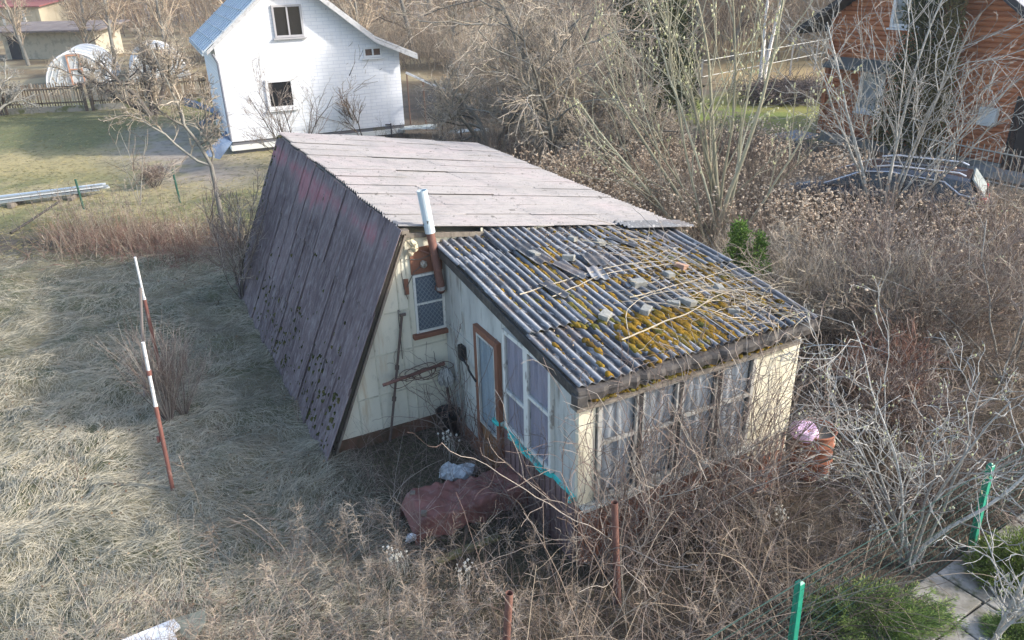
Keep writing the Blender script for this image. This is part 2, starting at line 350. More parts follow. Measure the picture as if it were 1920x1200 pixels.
# corrugated sheets
def sheets(mb, rg, org, A, B, nr, nc, la, wb, N, pitch, amp, over=.09, jit=.008, tintf=None, seg=10, drop=None, edge=.02, lift=.012, tilt=.014):
    """rows along A (down the slope), columns along B; corrugation profile across B"""
    waves = max(1, round(wb/pitch))
    for c in range(nc):
        for r in range(nr):
            if drop and (r, c) in drop: continue
            j = rg.normal(size=4)*jit
            nb = waves*seg+1; b = np.linspace(-.02, wb+.02, nb); a = np.linspace(0, la+over, 5)
            aa, bb = np.meshgrid(a, b, indexing='ij')
            h = amp*np.cos(2*math.pi*bb/pitch)+(nr-r)*.004+lift*(aa/(la+over))+tilt*bb/wb+j[0]*.5
            off = j[1]*2*edge/.02*.6
            s0 = r*la+aa+off; t0 = c*wb+bb+j[2]*.5+(aa*j[3]*.6)
            G = org+s0[..., None]*A+t0[..., None]*B+h[..., None]*N
            tn = tintf(s0, t0, h, r, c, rg) if tintf is not None else .5
            mb.grid(G, -N*.006, tint=tn)
# steep left slope
A = C(1.70, 0, 0)-C(3.02, 0, 3.0); LS = np.linalg.norm(A); A /= LS; B = -UY; N = nrm(np.cross(A, B)); N = N if N@UX < 0 else -N
rg = np.random.default_rng(11)
def tslope(s, t, h, r, c, g):
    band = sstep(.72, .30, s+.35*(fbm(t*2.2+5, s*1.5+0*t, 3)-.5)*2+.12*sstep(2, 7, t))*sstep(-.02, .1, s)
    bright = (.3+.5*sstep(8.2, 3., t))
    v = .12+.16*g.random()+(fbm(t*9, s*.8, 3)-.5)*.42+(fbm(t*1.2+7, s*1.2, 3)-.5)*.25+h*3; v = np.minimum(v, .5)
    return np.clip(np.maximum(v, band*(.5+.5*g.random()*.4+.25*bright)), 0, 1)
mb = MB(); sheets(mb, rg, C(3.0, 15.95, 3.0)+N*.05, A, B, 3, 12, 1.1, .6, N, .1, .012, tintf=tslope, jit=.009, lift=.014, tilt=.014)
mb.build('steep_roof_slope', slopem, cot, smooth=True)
# shallow main roof
A = nrm(C(7.36, 0, zmain(7.36))-C(3.0, 0, 3.0)); N = nrm(np.cross(A, UY)); N = N if N[2] > 0 else -N
mb = MB(); rg = np.random.default_rng(12)
sheets(mb, rg, C(2.97, 16.1, 3.03), A, -UY, 4, 12, 1.1, .602, N, .1, .019, jit=.013, lift=.001, tilt=.016)
mb.build('main_roof', roofm, cot, smooth=True)
mb = MB(); sheets(mb, rg, C(6.3, 8.95, zmain(6.3)+.06), A, -UY, 1, 1, 1.15, .32, N, .1, .014); mb.build('patch_sheet', porchm, cot, smooth=True)
mb = MB(); 
for v0, v1 in ((8.80, 16.05),): mb.beam(C(3.0, v0, 2.99), C(3.0, v1, 2.99), .10, .05)
mb.beam(C(3.02, 8.86, 2.93), C(7.2, 8.86, zmain(7.2)-.05), .03, .06)
mb.beam(C(3.0, 8.83, 2.94), C(1.76, 8.83, .05), .03, .06, up=tuple(UY)); mb.build('barge_board', woodg, cot)
# sacking stuffed under the ridge
mb = MB(); g = np.random.default_rng(3); mb.blobs(C([3.07, 3.10, 3.05], [8.78, 8.80, 8.80], [2.84, 2.76, 2.70]), V(.05, .055, .04), g, rough=.2); mb.build('ridge_stuffing', mat('sacking', (.5, .43, .3), rough=1, bump=.5), cot)
# moss on the steep slope, in lumps near the bottom front and the back edge
A = nrm(C(1.70, 0, 0)-C(3.02, 0, 3.0)); NL = nrm(np.cross(A, -UY)); NL = NL if NL@UX < 0 else -NL
g = np.random.default_rng(21); n = 520
s = 3.25-np.abs(g.normal(size=n))*.75; t = g.beta(1.1, 2.2, n)*7.0; k = g.random(n) < .25; s[k] = g.random(k.sum())*3.1; t[k] = 7.02-np.abs(g.normal(size=k.sum()))*.12
pos = C(3., 8.9+t, 3.0)+s[:, None]*A+NL*.055
mb = MB(); mb.blobs(pos, np.stack([g.uniform(.012, .035, n)]*3, 1)*[1, 1, 1.2], g, tint=g.random(n)); mb.build('slope_moss', mat('dark_moss', (.05, .05, .02), ramp=[(.035, .035, .015), (.06, .065, .025), (.10, .09, .04)], rough=1, bump=.6, spec=.05), cot)
# gable window
def frame(mb, p0, du, dz, w, h, bar, dep, off, cross=(), vert=()):
    n = nrm(np.cross(du, dz)); R = np.stack([du, -n if False else n, dz], 1)
    def bx(c, s): mb.box(p0+du*c[0]+dz*c[1]+n*off, (s[0], dep, s[1]), R)
    bx((w/2, bar/2), (w, bar)); bx((w/2, h-bar/2), (w, bar)); bx((bar/2, h/2), (bar, h-2*bar)); bx((w-bar/2, h/2), (bar, h-2*bar))
    for y in cross: bx((w/2, y), (w-2*bar, bar*.8))
    for x in vert: bx((x, h/2), (bar*.8, h-2*bar-.002))
Z = V(0, 0, 1.)
def pane(mb, p0, du, dz, w, h, off, dep=.006):
    n = nrm(np.cross(du, dz)); mb.box(p0+du*w/2+dz*h/2+n*off, (w, dep, h), np.stack([du, n, dz], 1))
def curtain(mb, p0, du, dz, w, h, off, amp=.012, pitch=.09, seed=0):
    n = nrm(np.cross(du, dz)); a = np.linspace(0, w, max(8, int(w/pitch*8))); z = np.linspace(0, h, 5); aa, zz = np.meshgrid(a, z, indexing='ij')
    hh = amp*np.sin(2*math.pi*aa/pitch+3*fbm(aa*3+seed, zz+seed, 2))+off
    mb.grid(p0+aa[..., None]*du+zz[..., None]*dz+hh[..., None]*n)
# diamond lace: real threads in front of a blue backing
gw = C(3.07, VF, 1.52)
mb = MB(); frame(mb, gw, UX, Z, .43, .84, .032, .03, .017, cross=(.42,)); win = mb.build('window', whitep, cot)
mb = MB(); pane(mb, gw+UX*.03+Z*.03, UX, Z, .37, .78, .006); mb.build('curtain', mat('blue_curtain_backing', (.10, .14, .19), [(4, .4, .7, (.16, .21, .27))], rough=.6), win)
mb = MB(); g = np.random.default_rng(2); nn = np.cross(UX, Z); ls = []
for sgn in (1, -1):
    for k in range(-14, 15):
        a0, b0 = k*.062, 0.
        pts = [(a0+sgn*tt, tt*1.25) for tt in np.linspace(0, .62, 25)]
        pts = [p for p in pts if 0.03 < p[0] < .40 and .03 < p[1] < .81]
        if len(pts) > 2: a1, b1 = pts[0], pts[-1]; mb.beam(gw+UX*a1[0]+Z*a1[1]+nn*.012, gw+UX*b1[0]+Z*b1[1]+nn*.012, .009, .003, up=tuple(nn))
mb.build('lace_net', mat('lace_thread', (.38, .42, .45)), win)
mb = MB(); pane(mb, gw+UX*.03+Z*.03, UX, Z, .37, .78, .018, .004); mb.build('glass', glassm, win)
mb = MB(); mb.box(gw+UX*.215-UY*.045-Z*.035, (.56, .09, .06), rotz(YAW)); mb.build('sill', brownp, win, bevel=.006)
mb = MB(); mb.box(gw+UX*.215-UY*.012+Z*1.03, (.45, .02, .36), rotz(YAW)); mb.box(gw-UX*.09-UY*.012+Z*.70, (.06, .02, .22), rotz(YAW)); mb.build('window_board', brownp, cot)
mb = MB(); mb.lathe(gw+UX*.16-UY*.03+Z*.98, [(.02, 0), (.05, .005), (.05, .03), (.03, .05), (0.001, .055)], 12, axis=np.stack([UX, Z, -UY], 1), jit=.004); mb.build('vent_plug', mat('foil', (.45, .44, .40), [(30, .4, .6, (.15, .13, .1))], rough=.5, metal=.3), cot)
mb = MB(); g = np.random.default_rng(4)
for pts in ([(2.93, 2.62), (2.92, 2.45), (2.94, 2.2), (2.98, 2.05)], [(2.98, 2.22), (3.1, 2.42), (3.25, 2.5)], [(3.0, 2.60), (3.2, 2.57), (3.42, 2.62)], [(2.86, 1.9), (2.83, 1.93), (2.83, 1.2)]):
    p = np.array([C(u, VF-.03, z) for u, z in pts]); mb.tubes(p, .006, 4)
mb.build('cable', mat('dark_cable', (.12, .11, .10)), cot)
# flue pipe of the stove
fb = C(3.42, 8.76, 2.12); ft = top(fb, 791, 357); fj = fb+(ft-fb)*.60; 
rust = mat('rust', (.175, .092, .075), [(6, .45, .65, (.13, .06, .045), (1, 1, .5), .8), (22, .55, .7, (.30, .16, .11), (1, 1, 1), .7)], rough=.85, bump=.2)
mb = MB(); d = nrm(ft-fb); mb.tubes(np.array([fb, fb+d*.3, fj]), .055, 18); mb.tubes(np.array([fb-d*.0, fb+UY*.13]), .05, 14); flue = mb.build('flue_pipe', rust, cot, smooth=True)
mb = MB(); mb.pipe(fj-d*.01, ft, .066, 18, .01); mb.build('flue_wrap', mat('pale_blue_wrap', (.50, .58, .62), [(5, .5, .66, (.36, .44, .49), (1, 1, .4), .8), (7, .64, .66, (.045, .04, .04), (1, 1, 1), 1.)], rough=.55, bump=.3, bscale=12), flue)
zinc = mat('zinc', (.45, .46, .47), [(20, .5, .65, (.2, .17, .14))], rough=.4, metal=.6)
for q in (.02, .95): mb = MB(); mb.tubes(np.array([fb+d*(q*.9), fb+d*(q*.9+.05)]), .062, 18); mb.build('flue_clamp', zinc, flue)
mb = MB(); mb.tubes(np.array([C(3.12, VF-.01, 2.73), C(3.40, 8.79, 2.60)]), .010, 5); mb.build('flue_bracket', rust, cot)

# porch -------------------------------------------------------------
UP0, UP1, VP0 = 3.50, 6.50, 5.47
mb = MB()
def wallL(v0, v1, z0, z1, m): m.box(C(UP0+.03, (v0+v1)/2, (z0+z1)/2), (.06, v1-v0, z1-z0), rotz(YAW))
def wedge(v0, v1, z0, m): m.prism([C(UP0, v0, z0), C(UP0, v1, z0), C(UP0, v1, float(zporch(3.5, v1))+.01), C(UP0, v0, float(zporch(3.5, v0))+.01)], UX*.06)
wedge(7.84, 8.89, 0, mb); wedge(7.18, 7.84, 2.0, mb); wedge(5.53, 7.18, 2.262, mb); wallL(7.05, 7.18, .95, 2.262, mb)
mb.build('porch_side_wall', greyw, cot)
mb = MB(); wallL(5.53, 5.95, .92, 2.26, mb); mb.build('porch_corner_panel', greyw, cot)
mb = MB()
for v in (8.3, 8.62): mb.box(C(UP0-.006, v, 1.25), (.012, .025, 2.4), rotz(YAW))
for z in (.8, 1.6): mb.box(C(UP0-.009, 8.36, z), (.012, 1.0, .03), rotz(YAW))
mb.build('porch_batten', greyw, cot)
mb = MB(); wallL(5.53, 7.18, 0, .90, mb)
for v in np.arange(5.6, 7.15, .12): mb.box(C(UP0-.006, v, .45), (.014, .085, .88), rotz(YAW))
mb.build('porch_lower_boards', purple, cot)
mb = MB(); mb.box(C(UP0-.02, 8.36, .1), (.04, 1.04, .22), rotz(YAW)); mb.build('porch_base_board', brownp, cot)
# door
dn = -UY
mb = MB(); p0 = C(UP0, 7.84, 0.)
frame(mb, p0, -UY, Z, .66, 2.0, .085, .06, .03); door = mb.build('door_frame', brownp, cot)
mb = MB(); mb.box(p0-UY*.33+Z*.36-UX*.012, (.03, .48, .54), rotz(YAW)); mb.build('door_panel', mat('ochre_door', (.25, .125, .06), [(4, .5, .7, (.16, .08, .045), (1, 1, .3), .8)], rough=.8), door)
mb = MB(); curtain(mb, p0-UY*.09+Z*.64, -UY, Z, .48, 1.27, .012, .008, .12); mb.build('door_curtain', bluecur, door)
mb = MB(); pane(mb, p0-UY*.09+Z*.64, -UY, Z, .48, 1.27, .035, .004); mb.build('door_glass', glassm, door)
mb = MB(); frame(mb, p0-UY*.08+Z*.63, -UY, Z, .50, 1.29, .03, .03, .045); mb.build('door_sash', greyw, door)
# side windows (two sashes) over a turquoise sill
for k, v0 in enumerate((7.05, 6.50)):
    p0 = C(UP0, v0, .95); w = .55
    mb = MB(); frame(mb, p0, -UY, Z, w, 1.31, .05, .05, .025, cross=(.72,) if k else (.52,)); wn_ = mb.build('window', whitep, cot)
    mb = MB(); curtain(mb, p0-UY*.04+Z*.04, -UY, Z, w-.08, 1.23, .004, .008, .1, k); mb.build('curtain', lilac, wn_)
    mb = MB(); pane(mb, p0-UY*.045+Z*.045, -UY, Z, w-.09, 1.22, .030, .004); mb.build('glass', glassm, wn_)
mb = MB(); g = np.random.default_rng(8); v = np.linspace(7.33, 5.50, 160); G = []
for i, vv in enumerate(v):
    w = .085-.07*float(sstep(.58, .70, fbm(np.array(vv*3.1), np.array(2.), 3))); hh = .05+.03*float(fbm(np.array(vv*6.), np.array(5.), 2)-.5)
    G.append([C(UP0-.0, vv, .93), C(UP0-w, vv, .92), C(UP0-w, vv, .92-hh), C(UP0-.0, vv, .87)])
mb.grid(np.array(G)); mb.build('turquoise_sill', turq, cot)
# front
def wallF(u0, u1, z0, z1, m, y=.03): m.box(C((u0+u1)/2, VP0+y, (z0+z1)/2), (u1-u0, .06, z1-z0), rotz(YAW))
mb = MB(); wallF(3.50, 3.70, .80, 2.06, mb); mb.build('porch_pillar', cream2, cot)
mb = MB(); wallF(5.83, 6.50, .55, 2.06, mb); mb.build('porch_front_panel', cream2, cot)
mb = MB(); wallF(3.50, 6.50, 2.062, 2.29, mb); mb.box(C(6.47, 7.2, 1.1), (.06, 3.34, 2.2), rotz(YAW)); mb.build('porch_beam', woodg, cot)
mb = MB(); us = np.arange(3.52, 6.5, .0085); zz = np.linspace(0, .79, 4); uu, z2 = np.meshgrid(us, zz, indexing='ij')
mb.grid(C(uu, VP0-.005+.018*np.cos(2*math.pi*uu/.1)+.012*np.sin(uu*5+z2*3), z2), UY*.006); mb.build('corrugated_skirt', rustskirt, cot, smooth=True)
mb = MB(); mb.box(C(4.72, VP0-.04, .805), (2.4, .13, .035), rotz(YAW)); mb.build('front_sill', greyw, cot)
mb = MB(); g = np.random.default_rng(9); mb.box(C(6.1, VP0-.03, .95), (.05, .03, .03), rotz(YAW))
bays = (3.71, 4.24, 4.76, 5.30, 5.82)
for k in range(4):
    a, b = bays[k]+.006, bays[k+1]-.006; p0 = C(a, VP0+.012, .83)
    fm = mat('greyed_frame', (.42, .41, .38), [(12, .5, .65, (.17, .155, .135), (1, 1, .4), .9)], rough=.9)
    mb = MB(); frame(mb, p0, UX, Z, b-a, 1.2, .045, .045, .02, cross=(.70 if k != 1 else .66,)); w_ = mb.build('window', fm, cot)
    mb = MB(); curtain(mb, p0+UX*.03+Z*.03, UX, Z, b-a-.06, 1.14, -.03, .014, .13, k*3+1); mb.build('curtain', lacem, w_)
    mb = MB(); pane(mb, p0+UX*.04+Z*.04, UX, Z, b-a-.08, 1.12, .012, .004); mb.build('glass', glassm, w_)
mb = MB()
for u in bays[1:4]: mb.box(C(u, VP0-.01, 1.42), (.05, .05, 1.2), rotz(YAW))
mb.build('mullion', darkm, cot)
# porch roof
rg = np.random.default_rng(14)
def porch_sheets():
    mb = MB(); pitch = .115; nw = 6
    cols = np.arange(3.42, 6.2, .66)
    for c, u0 in enumerate(cols):
        for r in range(3, -1, -1):
            if r == 3 and False: continue
            v0 = 5.36+r*.92+rg.normal()*.03; L = 1.05; n = nw*12+1
            w = .70 if c < 4 else .52
            uu = np.linspace(0, w, n); vv = np.linspace(0, L, 5); A_, B_ = np.meshgrid(vv, uu, indexing='ij')
            rot = rg.normal()*.012*(1.6 if r >= 2 else 1); dx = rg.normal()*.015
            u = u0+B_+dx+rot*(A_-.5); v = v0+A_+rot*B_; v = np.minimum(v, 9.0)
            sk = (v-5.3)/3.6*sstep(4.6, 7, u)*.8; u = u+sk
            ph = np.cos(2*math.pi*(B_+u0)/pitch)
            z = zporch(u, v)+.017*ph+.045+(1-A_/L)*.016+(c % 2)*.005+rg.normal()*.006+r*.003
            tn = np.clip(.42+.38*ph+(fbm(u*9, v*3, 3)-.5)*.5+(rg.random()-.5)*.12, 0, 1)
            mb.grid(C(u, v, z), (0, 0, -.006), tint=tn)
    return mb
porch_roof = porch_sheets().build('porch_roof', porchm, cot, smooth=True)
def surf(u, v): return C(u, v, zporch(u, v)+.055)
def on_porch(px, py):
    z = 2.4
    for _ in range(12): p = P(px, py, z); u, v = uv_of(p); z = float(zporch(u, np.clip(v, 5, 9)))+.06
    return p
# bent and broken pieces lying near the top of the porch roof
g = np.random.default_rng(31)
for px, py, L, W, a in ((960, 470, .55, .24, .1), (1030, 500, .5, .2, .3), (1085, 480, .4, .3, -.2), (1135, 450, .45, .2, .4), (1010, 540, .4, .16, .2), (1095, 505, .35, .22, -.3)):
    p = on_porch(px, py); n = 14; bb, aa = np.meshgrid(np.linspace(0, W, n), np.linspace(0, L, 4), indexing='ij')
    R = rotz(YAW+a); G = p+(bb[..., None]*R[:, 0]-aa[..., None]*R[:, 1]); G[..., 2] = [[zporch(*uv_of(q)) for q in row] for row in G]
    G[..., 2] += .09+.014*np.cos(2*math.pi*bb/.115)+.02*g.random(); mb = MB(); mb.grid(G, (0, 0, -.006), tint=.25+.5*g.random()); mb.build('broken_slate', porchm, cot, smooth=True)
# moss clumps in the valleys
g = np.random.default_rng(15); n = 15000
u = 3.45+3.0*g.random(n); v = 5.40+3.4*g.random(n)
pxm = fbm(u*1.5+3, v*1.2+2, 3); dens = sstep(.40, .56, pxm)*sstep(3.42, 3.7, u)
core = .6*np.exp(-(((u-5.1)/1.6)**2+((v-6.6)/1.3)**2))+np.exp(-(((u-4.25)/.75)**2+((v-6.1)/.9)**2))+.9*np.exp(-(((u-5.35)/.7)**2+((v-5.95)/.45)**2))+.55*np.exp(-(((u-4.6)/.35)**2+((v-8.0)/.9)**2))+.5*np.exp(-(((u-6.6)/.3)**2+((v-5.6)/.4)**2))
k = g.random(n) < np.clip((core*1.1+.08)*dens+core*.08, 0, 1)*.42; u, v = u[k], v[k]; n = len(u)
q = g.random(n) < .8; uq = 3.42+(np.round((u-3.42)/.115-.5)+.5)*.115; u = np.where(q, uq+g.normal(size=n)*.008, u)
sz = g.uniform(.3, 1.1, n)*(.6+.6*np.clip(core[k], 0, 1))
R3 = np.stack([.034*sz, .055*sz*g.uniform(.8, 1.8, n), .024*sz], 1)
mb = MB(); Cn = C(u+(v-5.3)/3.6*sstep(4.6, 7, u)*.5, v, 0.); Cn[:, 2] = zporch(u, v)+.045+.006*sz
mb.blobs(Cn, R3, g, tint=np.clip(.45+(fbm(u*4, v*4, 2)-.5)*1.2+g.normal(size=n)*.18, 0, 1), rough=.16, R3=rotz(YAW)); mb.build('roof_moss', mossm, cot, smooth=True)
# dark leaf dirt along valleys at right half
g = np.random.default_rng(16); n = 7000; u = 3.45+3.1*g.random(n); v = 5.38+3.5*g.random(n); k = g.random(n) < .15+.85*sstep(4.6, 6.2, u+.3*(v-6)); u, v = u[k], v[k]
Cn = C(u, v, zporch(u, v)+.062+.01*g.random(len(u))); mb = MB(); mb.leaves(Cn, g.uniform(.015, .05, len(u)), .018, g, tint=g.random(len(u)), D=g.normal(size=(len(u), 3))*[1, 1, .25])
mb.build('leaf_litter', mat('leaf_litter', (.1, .07, .05), ramp=[(.04, .03, .022), (.12, .08, .055), (.25, .19, .13)]), cot)
# flashing along the front eave, side fascia
mb = MB(); g = np.random.default_rng(17); s = np.linspace(3.42, 6.58, 50); G = []
for x in s:
    w = .012*g.normal(); sag = -.02*math.sin((x-3.4)/3.5*math.pi)
    G.append([C(x, 5.42, zporch(x, 5.42)+.028+sag), C(x, 5.335+w, zporch(x, 5.3)+.02+sag), C(x, 5.32+w, zporch(x, 5.3)-.02+sag), C(x, 5.33+w*.5, zporch(x, 5.3)-.085+sag+w), C(x, 5.38, zporch(x, 5.3)-.095+sag)])
mb.grid(np.array(G), UY*.01); mb.build('eave_flashing', mat('grey_felt', (.075, .068, .064), [(3, .45, .65, (.035, .033, .032), (1, 1, 1), .8), (16, .55, .72, (.16, .145, .13), (1, 1, 1), .6)], rough=.75, bump=.3), cot, smooth=False)
mb = MB(); mb.beam(C(3.42, 5.34, zporch(3.4, 5.34)-.045), C(3.42, 8.85, zporch(3.4, 8.85)-.045), .03, .12); mb.box(C(3.44, 5.37, 2.19), (.12, .12, .12), rotz(YAW)); mb.build('side_fascia', darkm, cot, bevel=.006)
mb = MB(); n = 150; g = np.random.default_rng(18); u = 3.65+2.5*g.random(n)**1.3; mb.blobs(C(u, 5.40+.05*g.random(n), 2.11+.03*g.random(n)-.02), np.stack([g.uniform(.02, .05, n), g.uniform(.02, .04, n), g.uniform(.015, .03, n)], 1), g, tint=g.uniform(.5, 1, n)); mb.build('eave_moss', mossm, cot, smooth=True); mb = MB(); mb.box(C(4.9, 5.41, 2.08), (3.0, .13, .03), rotz(YAW)); mb.build('eave_board', woodg, cot)
# ------------------------------------------------------------------ small things round the cottage
stone = [mat('brick_grey', (.27, .27, .25), [(14, .45, .7, (.15, .15, .13), (1, 1, 1), .8)], rough=.95, bump=.4), mat('brick_tan', (.40, .24, .17), [(14, .45, .7, (.25, .17, .13), (1, 1, 1), .8)], rough=.95, bump=.4)]
ST = [(1002, 477, .13, 'grey stone farthest left of the loose blocks on the porch roof', 0), (1066, 484, .13, 'flat grey stone among broken slates near the top of the porch roof', 0),
      (1277, 499, .12, 'reddish brown brick lying on the mossy porch roof', 1), (1254, 514, .12, 'pale grey block next to the reddish brick on the porch roof', 0),
      (1197, 531, .14, 'wide flat grey block in the middle of the porch roof under a dry stem', 0), (1348, 540, .12, 'dark grey block farthest right among the dry vines on the porch roof', 0),
      (1262, 570, .12, 'left one of two grey blocks side by side on the porch roof', 0), (1289, 568, .14, 'right one of two grey blocks side by side, larger of the pair', 0),
      (1210, 583, .13, 'pale crumbling block in thick orange moss on the porch roof', 0), (1135, 593, .13, 'grey block on the slates nearest the front eave of the porch roof', 0),
      (1073, 447, .11, 'small grey block at the top edge of the porch roof beside the main roof', 0), (1375, 583, .10, 'small dark block half hidden by vines near the right front of the porch roof', 0), (1126, 454, .12, 'pale block beside the broken slates under the main roof edge', 0)]
for i, (px, py, s, lb, k) in enumerate(ST):
    g = np.random.default_rng(40+i); p = on_porch(px, py+4); mb = MB()
    R = rotz(g.random()*3)@np.array([[1, 0, 0], [0, .98, -.16], [0, .16, .98]])
    bxv = np.array([[x, y, z] for z in (-1, 1) for y in (-1, 1) for x in (-1, 1)], float)*(1+g.normal(size=(8, 3))*.12)
    mb.add((bxv*V(s*.62, s*.42, s*.28))@R.T+p+V(0, 0, s*.24), [[0, 2, 3, 1], [4, 5, 7, 6], [0, 1, 5, 4], [2, 6, 7, 3], [0, 4, 6, 2], [1, 3, 7, 5]])
    tag(mb.build('loose_block', stone[k], loc=p, bevel=.008), lb, 'block', 'loose blocks weighing down the porch roof')
# rods, bucket, basin
mb = MB(); b = C(2.50, VF-.16, .06); t_ = C(2.87, VF-.06, 1.86); mb.tubes(np.array([b, t_]), .018, 8, cap=True)
for f in (.33, .58): p = b+(t_-b)*f; mb.tubes(np.array([p, p+(t_-b)*.03]), .032, 8, cap=True)
mb.tubes(np.array([t_-UX*.03, t_+UX*.05]), .022, 8, cap=True)
tag(mb.build('water_pipe', mat('dark_iron', (.10, .075, .065), rough=.7), loc=b), 'thin dark iron pipe leaning upright against the cream gable wall', 'pipe')
mb = MB(); mb.tubes(np.array([C(2.46, VF-.24, 1.0), C(3.36, VF-.22, 1.08)]), .024, 8, cap=True)
g = np.random.default_rng(5); th = np.linspace(0, 6.28, 30)
tag(mb.build('rusty_bar', rust, loc=C(2.9, VF-.24, 1.04)), 'rusty horizontal bar crossing the leaning pipe on the gable wall', 'bar')
wire = mat('rusty_wire', (.10, .06, .05))
mb = MB()
for k in range(9):
    c = C(2.75+.07*k+.03*g.normal(), VF-.26, 1.03+.03*g.normal()); r = g.uniform(.07, .16); mb.tubes(np.array([c+UX*r*1.5*math.cos(a)+Z*r*.7*math.sin(a)-UY*.03*math.sin(a*2+k) for a in th]), .005, 4)
tag(mb.build('wire_coil', wire, loc=C(2.9, VF-.26, 1.03)), 'tangled rusty wire loops hanging on the horizontal bar at the gable', 'wire')
t = thing('standing_mop', C(3.36, VF-.26, 0.02), 'dark handled mop with ragged grey head upright in the corner of the walls', 'mop')
mb = MB(); mb.tubes(np.array([C(3.40, VF-.3, .05), C(3.34, VF-.26, .95)]), .02, 8, cap=True); mb.build('handle', mat('dark_handle', (.09, .06, .05)), t)
mb = MB(); n = 150; g = np.random.default_rng(6); a = g.random(n)*6.28; Pn = np.zeros((n, 5, 3)); 
for k in range(5): r = .02+.075*math.sin(k/4*2.3); Pn[:, k] = C(3.34, VF-.26, 1.03-.06*k)+np.stack([np.cos(a)*r, np.sin(a)*r, 0*a], 1)+g.normal(size=(n, 3))*.012
mb.ribbons(Pn, .012, tint=g.random(n), rng=g); mb.build('mop_head', mat('mop_grey', (.4, .4, .38), ramp=[(.12, .12, .12), (.42, .42, .40), (.6, .6, .57)]), t)
t = thing('bucket', C(3.33, 8.60, .0), 'black plastic bucket standing in the corner by the red brown base boards', 'bucket')
mb = MB(); mb.lathe(C(3.33, 8.60, 0), [(0.001, .01), (.14, .01), (.17, .36), (.18, .37), (.165, .37), (.14, .05), (.001, .05)], 24); mb.build('pail', mat('black_plastic', (.022, .024, .026), rough=.45), t, smooth=True)
mb = MB(); c = C(3.33, 8.60, .37); mb.tubes(np.array([c+UX*.175*math.cos(a)-UY*.175*math.sin(a)*.8+Z*.09*math.sin(a) for a in np.linspace(0, 3.14, 16)]), .005, 5); mb.build('handle', wire, t)
mb = MB(); mb.tubes(np.array([C(3.46, 8.36, 0.05), C(3.46, 8.42, 1.42)]), .016, 7, cap=True); tag(mb.build('stick', mat('grey_stick', (.25, .25, .22)), loc=C(3.46, 8.4, .05)), 'grey stick propped against the porch side wall near the corner', 'stick')
mb = MB(); mb.box(C(3.46, 8.28, 1.40), (.07, .13, .20), rotz(YAW)); mb.tubes(C([3.44, 3.42, 3.44, 3.40, 3.43], [8.28, 8.2, 8.05, 7.95, 7.8], [1.40, 1.36, 1.30, 1.31, 1.20]), .016, 6)
tag(mb.build('junction_box', mat('black_box', (.02, .02, .022), rough=.5), loc=C(3.46, 8.28, 1.3), bevel=.01), 'small black box with thick cable fixed on the porch side wall', 'box')
# crumpled plastic bag
def crumple(name, c, R3, m, seed, label, cat, sub=3):
    g = np.random.default_rng(seed); mb = MB(); n = 5
    mb.blobs(c+g.normal(size=(n, 3))*np.array(R3)*.35, np.array([R3]*n)*g.uniform(.6, 1, (n, 1)), g, rough=.2)
    return tag(mb.build(name, m, loc=c), label, cat)
plast = mat('milky_plastic', (.55, .58, .60), [(18, .4, .6, (.25, .28, .30), (1, 1, 1), .8)], rough=.35, bump=.6)
crumple('plastic_bag', C(3.0, 7.6, .12), (.14, .11, .11), plast, 3, 'crumpled milky plastic bag on the dark yard between cottage and porch', 'bag')
# collapsed red tarpaulin over a bench
tarp = mat('red_brown_tarp', (.22, .098, .083), [(2.5, .48, .66, (.12, .06, .052), (1, 1, 1), .8), (10, .55, .7, (.32, .21, .19), (1, 1, 1), .5), (30, .66, .7, (.05, .04, .04), (1, 1, 1), .9)], rough=.6, bump=.5, bscale=14)
t = thing('covered_bench', C(2.9, 6.95, 0), 'low bench under a sagging torn red brown tarpaulin in front of the porch side', 'bench')
a_, b_ = P(772, 955, .30), P(975, 893, .30); ax = nrm(b_-a_); bx_ = np.cross(Z, ax); Lb = np.linalg.norm(b_-a_)
xs, ys = np.meshgrid(np.linspace(-.05, 1.05, 50), np.linspace(-1, 1, 40), indexing='ij')
w = .27+.04*np.sin(xs*7)+.03*(fbm(xs*4, ys*0+2)-.5); over = np.abs(ys)
side = np.sign(ys)*np.minimum(over, .72)/.72*w+np.sign(ys)*np.maximum(over-.72, 0)*.10
_r = lambda q: 1-np.abs(2*q-1)
zz = .31+.05*_r(fbm(xs*9+3, ys*2.2+xs*5, 3))+.03*_r(fbm(xs*22, ys*5+xs*9, 2))-.05*np.sin(xs*3.1)-np.maximum(over-.72, 0)/.28*(.17+.12*fbm(xs*5+ys, ys*2))+.09*(fbm(xs*6, ys*2+5)-.5)+.015*np.sin(xs*60+ys*4)*(over > .6)
endd = np.maximum(.03-xs, 0)*2.5+np.maximum(xs-.97, 0)*2.5; zz = zz-endd
mb = MB(); G = a_*[1, 1, 0]+xs[..., None]*Lb*ax+side[..., None]*bx_+zz[..., None]*Z; mb.grid(G, -Z*.006); mb.build('tarpaulin', tarp, t, smooth=True)
mb = MB()
for f in (.06, .94):
    for s_ in (-.2, .2): p = a_*[1, 1, 0]+ax*Lb*f+bx_*s_; mb.box(p+Z*.19, (.06, .06, .38))
mb.beam(a_*[1, 1, 0]+Z*.24+bx_*.2, b_*[1, 1, 0]+Z*.24+bx_*.2, .08, .03); mb.beam(a_*[1, 1, 0]+Z*.24-bx_*.2, b_*[1, 1, 0]+Z*.24-bx_*.2, .08, .03); mb.build('bench_frame', woodg, t)
g = np.random.default_rng(8); p = P(985, 915, .28); mb = MB(); v = ICO_V*V(.16, .11, .17)*(1+g.normal(size=(len(ICO_V), 1))*.12); mb.add(v+p, None, ICO_F); tag(mb.build('tarp_scrap', tarp, loc=p), 'torn piece of red brown tarpaulin bunched against the porch boards', 'tarpaulin')
